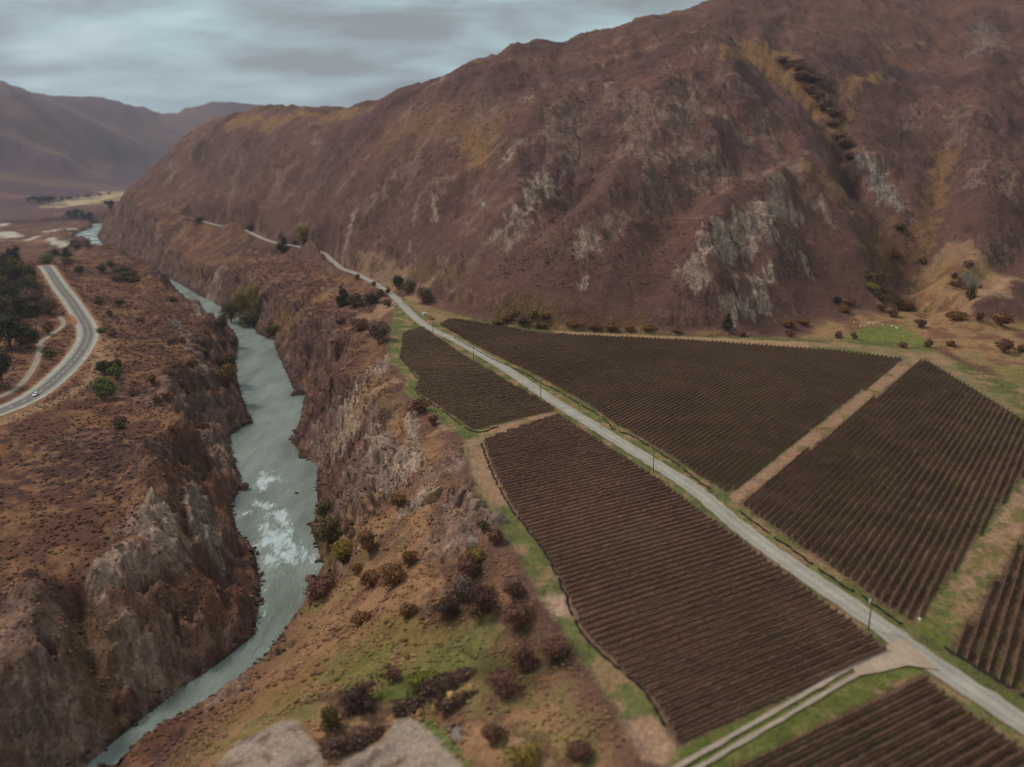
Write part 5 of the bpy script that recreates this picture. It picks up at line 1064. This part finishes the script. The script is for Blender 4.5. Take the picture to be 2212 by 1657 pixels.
# ------------------------------------------------------------------ vehicles
M_white = mat('white_paint', color=(.95, .95, .93), rough=.5, spec=.3); M_glass = mat('dark_glass', color=(.02, .025, .03), rough=.1, spec=.6); M_tyre = mat('tyre', color=(.02, .02, .02), rough=.85)
M_rim = mat('alloy', color=(.4, .4, .42), rough=.4, metal=.7); M_lamp = mat('lamp_glass', color=(.75, .75, .7), rough=.2, spec=.6); M_red = mat('tail_lamp', color=(.4, .02, .02), rough=.3)
def prism(b, prof, y0, y1, inset=0.0, zin=1e9):
    n = len(prof); v = []
    for yy, sg in ((y0, 1), (y1, -1)):
        for x, z in prof: v.append((x, yy + (sg * inset if z > zin else 0), z))
    b.add(v, [tuple(range(n)), tuple(range(2 * n - 1, n - 1, -1))] + [((i + 1) % n, i, i + n, (i + 1) % n + n) for i in range(n)])
def car(x, y, z, head, label, pitch=0.0, Lh=4.6):
    root = bpy.data.objects.new('car', None); COL.objects.link(root); root.location = (x, y, z); root.rotation_euler = (0, -pitch, head); tag(root, label, 'car'); k = Lh / 4.6
    b = MB(); prism(b, [(-2.3*k,.35),(-2.3*k,.85),(-2.2*k,1.0),(-.95*k,1.02),(-.9*k,1.0),(1.0*k,1.0),(1.1*k,.98),(2.1*k,.82),(2.3*k,.6),(2.3*k,.35)], -.88, .88, .06, .7); b.build('body', M_white, root)
    b = MB(); prism(b, [(-2.05*k,1.0),(-1.75*k,1.42),(.2*k,1.44),(1.0*k,1.0)], -.80, .80, .12, 1.2); b.build('windows', M_glass, root)
    b = MB(); b.box(-1.72*k, -.66, 1.44, .2*k, .66, 1.50); b.build('roof', M_white, root)
    for sy in (-1, 1):
        b = MB(); b.box(-.72*k, sy*.79-.03, 1.0, -.60*k, sy*.79+.03, 1.42); b.build('pillar', M_white, root)
        b = MB(); b.box(2.18*k, sy*.62-.18, .6, 2.32*k, sy*.62+.18, .74); b.build('headlight', M_lamp, root)
        b = MB(); b.box(-2.33*k, sy*.7-.12, .7, -2.27*k, sy*.7+.12, .92); b.build('tail_light', M_red, root)
        b = MB(); b.box(.78*k, sy*.95-.1, .98, .94*k, sy*.95+.08, 1.1); b.build('mirror', M_white, root)
        for sx in (-1.38, 1.42):
            b = MB(); b.tube((sx*k, sy*.70, .33), (sx*k, sy*.91, .33), .33, 14); w_ = b.build('wheel', M_tyre, root); b = MB(); b.tube((sx*k, sy*.90, .33), (sx*k, sy*.925, .33), .2, 10); b.build('rim', M_rim, w_)
def near_line(ln, x, y):
    i = int(np.argmin((ln[:, 0] - x) ** 2 + (ln[:, 1] - y) ** 2)); i = min(max(i, 1), len(ln) - 2); return i, ln[i + 1] - ln[i - 1]
x, y, z = P(77, 855, -12); i, t = near_line(HW, x, y); hd = math.atan2(t[1], t[0]); n = np.array([-math.sin(hd), math.cos(hd)]); o_ = 1.6
car(x, y, HW[i, 2] + .26, hd, 'white hatchback driving down the sealed highway on the left plateau', Lh=4.5)
x, y, z = P(862, 655, 0); i, t = near_line(GR, x, y); hd = math.atan2(t[1], t[0]) ; car(x, y, GR[i, 2] + .18, hd + .15, 'white car driving toward the vineyard on the gravel road by the far power pole', Lh=5.0)

# red digger and white trailer beside the road
M_or = mat('digger_paint', color=lin((196, 112, 84)), rough=.6, noise=[(2, 3, .75, 1.1)]); M_dk = mat('dark_steel', color=lin((70, 58, 54)), rough=.7)
x, y, z = hit2(932, 690); e0 = bpy.data.objects.new('digger', None); COL.objects.link(e0); e0.location = (x, y, z); e0.rotation_euler = (0, 0, R(140)); tag(e0, 'faded red digger with its arm down on the grass beside the gravel road', 'digger')
for sy in (-1, 1):
    b = MB(); prism(b, [(-1.3, .15), (-1.5, .45), (-1.3, .75), (1.3, .75), (1.5, .45), (1.3, .15), (1.0, 0), (-1.0, 0)], sy * .85 - .25, sy * .85 + .25); b.build('track', M_dk, e0)
b = MB(); prism(b, [(-1.7, .8), (-1.75, 1.5), (-1.4, 1.75), (.2, 1.75), (.9, 1.3), (.9, .8)], -1.1, 1.1); b.build('body', M_or, e0)
b = MB(); prism(b, [(-.5, 1.75), (-.5, 2.75), (.5, 2.75), (.85, 1.7), (.85, 1.3)], .1, 1.05); cb = b.build('cab', M_or, e0)
b = MB(); b.box(-.35, 1.05, 1.85, .45, 1.08, 2.6); b.build('window', M_glass, cb)
b = MB(); b.tube((.8, -.2, 1.3), (2.8, -.2, 3.1), .26, 6, .2); b.build('boom', M_or, e0)
b = MB(); b.tube((2.8, -.2, 3.1), (4.4, -.2, 1.0), .2, 6, .14); b.build('arm', M_or, e0)
b = MB(); prism(b, [(4.2, 1.0), (4.8, .9), (4.9, .3), (4.4, .1), (4.0, .4)], -.6, .2); b.build('bucket', M_dk, e0)
x, y, z = hit2(917, 681); e0 = bpy.data.objects.new('trailer', None); COL.objects.link(e0); e0.location = (x, y, z); e0.rotation_euler = (0, 0, R(20)); tag(e0, 'small white box trailer left of the red digger', 'trailer')
b = MB(); prism(b, [(-1.3, .6), (-1.3, 2.0), (-1.1, 2.2), (1.1, 2.2), (1.3, 2.0), (1.3, .6)], -.85, .85); bd = b.build('body', M_white, e0); b = MB(); b.box(-.5, -.88, 1.2, .5, -.852, 1.8); b.build('window', M_glass, bd)
for sy in (-1, 1):
    b = MB(); b.tube((0, sy * .7, .35), (0, sy * .92, .35), .35, 12); b.build('wheel', M_tyre, e0)
b = MB(); b.tube((1.3, 0, .6), (2.2, 0, .5), .06, 5); b.build('drawbar', M_dk, e0)

# beehives
hv = [((415,440),(226,220,196),'cream'),((730,448),(228,226,216),'white'),((768,446),(214,210,196),'off-white'),((826,466),(214,188,168),'pinkish'),((872,450),(226,232,238),'white'),((892,458),(150,158,178),'blue-grey'),((555,525),(236,240,238),'bright white'),((648,520),(176,180,178),'grey'),
      ((1055,497),(232,214,190),'cream'),((1160,522),(166,150,190),'lilac'),((1250,528),(214,206,120),'yellow'),((1282,518),(226,214,130),'pale yellow'),((1350,552),(232,220,176),'cream'),((1382,572),(236,224,150),'butter-yellow')]
desc = ['leftmost cream hive of the row below the hill','left white hive of the pair in the hive row','right off-white hive of the pair in the hive row','low pinkish hive right of the pair','white hive beside the blue-grey hive','blue-grey hive in the middle of the row','bright white hive set forward of the row on its own','grey hive right of the forward white hive',
        'cream hive left of the lilac hive','lilac hive left of the yellow hives','deep yellow hive at the right end of the row','pale yellow hive beside the deep yellow one','cream hive last but one at the right end','butter-yellow hive at the very right end']
for (p_, c_, nm_), d_ in zip(hv, desc):
    px, py = (2040 + p_[0] / 9.2) * .885, (740 + p_[1] / 9.2) * .885; x, y, z = hit2(px, py + 1); e0 = bpy.data.objects.new('beehive', None); COL.objects.link(e0); e0.location = (x, y, z); e0.rotation_euler = (0, 0, random.uniform(-.3, .3)); tag(e0, d_, 'beehive', 'beehives on the green paddock')
    mm = mat('hive_paint', color=lin(c_), rough=.6); b = MB(); b.box(-.35, -.3, .1, .35, .3, .95); b.box(-.32, -.27, 0, .32, .27, .1); b.build('box', mm, e0); b = MB(); b.box(-.4, -.35, .95, .4, .35, 1.06); b.build('lid', mm, e0)
# white marker stakes
for px, py, lb_ in [((1500+115/3.68)*.885,(1000+205/3.68)*.885,'upper white stake at the ends of the broad field rows'),((1500+420/3.68)*.885,(1000+388/3.68)*.885,'white stake near the road pole at the row ends'),((1500+915/3.68)*.885,(1000+722/3.68)*.885,'white stake above the straw path mouth'),((1500+1063/3.68)*.885,(1000+850/3.68)*.885,'white stake on the verge at the straw path mouth')]:
    x, y, z = P(px, py, 0); b = MB(); b.tube((0, 0, -.2), (0, 0, 1.9), .07, 6, .06); o = b.build('marker_stake', M_ins); o.location = (x, y, float(H(x, y))); tag(o, lb_, 'stake', 'white stakes at the row ends')
# far farmhouse
x, y, z = hit2(128, 466); e0 = bpy.data.objects.new('farmhouse', None); COL.objects.link(e0); e0.location = (x, y, z); e0.rotation_euler = (0, 0, R(12)); tag(e0, 'tiny white farmhouse with a reddish roof in the far valley', 'house')
b = MB(); b.box(-9, -4, 0, 9, 4, 4); b.build('wall', mat('house_wall', color=lin((206, 196, 184)), rough=.8), e0)
b = MB(); prism(b, [(-9.5, 4), (9.5, 4), (8.5, 7), (-8.5, 7)], -4.6, 4.6, 3.2, 6); b.build('roof', mat('house_roof', color=lin((160, 98, 76)), rough=.8), e0)
for xx in (-6, -1, 4):
    b = MB(); b.box(xx, -4.06, 1.2, xx + 2, -4.01, 3); b.build('window', M_glass, e0)

# ------------------------------------------------------------------ air
b = MB(); b.box(-12600, -12600, -70, 12600, 12600, 900); hz = b.build('haze', M_white); hz.data.materials.clear()
hm = bpy.data.materials.new('haze'); hm.use_nodes = True; t = hm.node_tree; t.nodes.clear(); v = t.nodes.new('ShaderNodeVolumePrincipled'); v.inputs['Color'].default_value = (.74, .80, .98, 1); v.inputs['Density'].default_value = HAZE
v.inputs['Anisotropy'].default_value = .3; o_ = t.nodes.new('ShaderNodeOutputMaterial'); t.links.new(v.outputs[0], o_.inputs['Volume']); hz.data.materials.append(hm); tag(hz, kind='stuff')
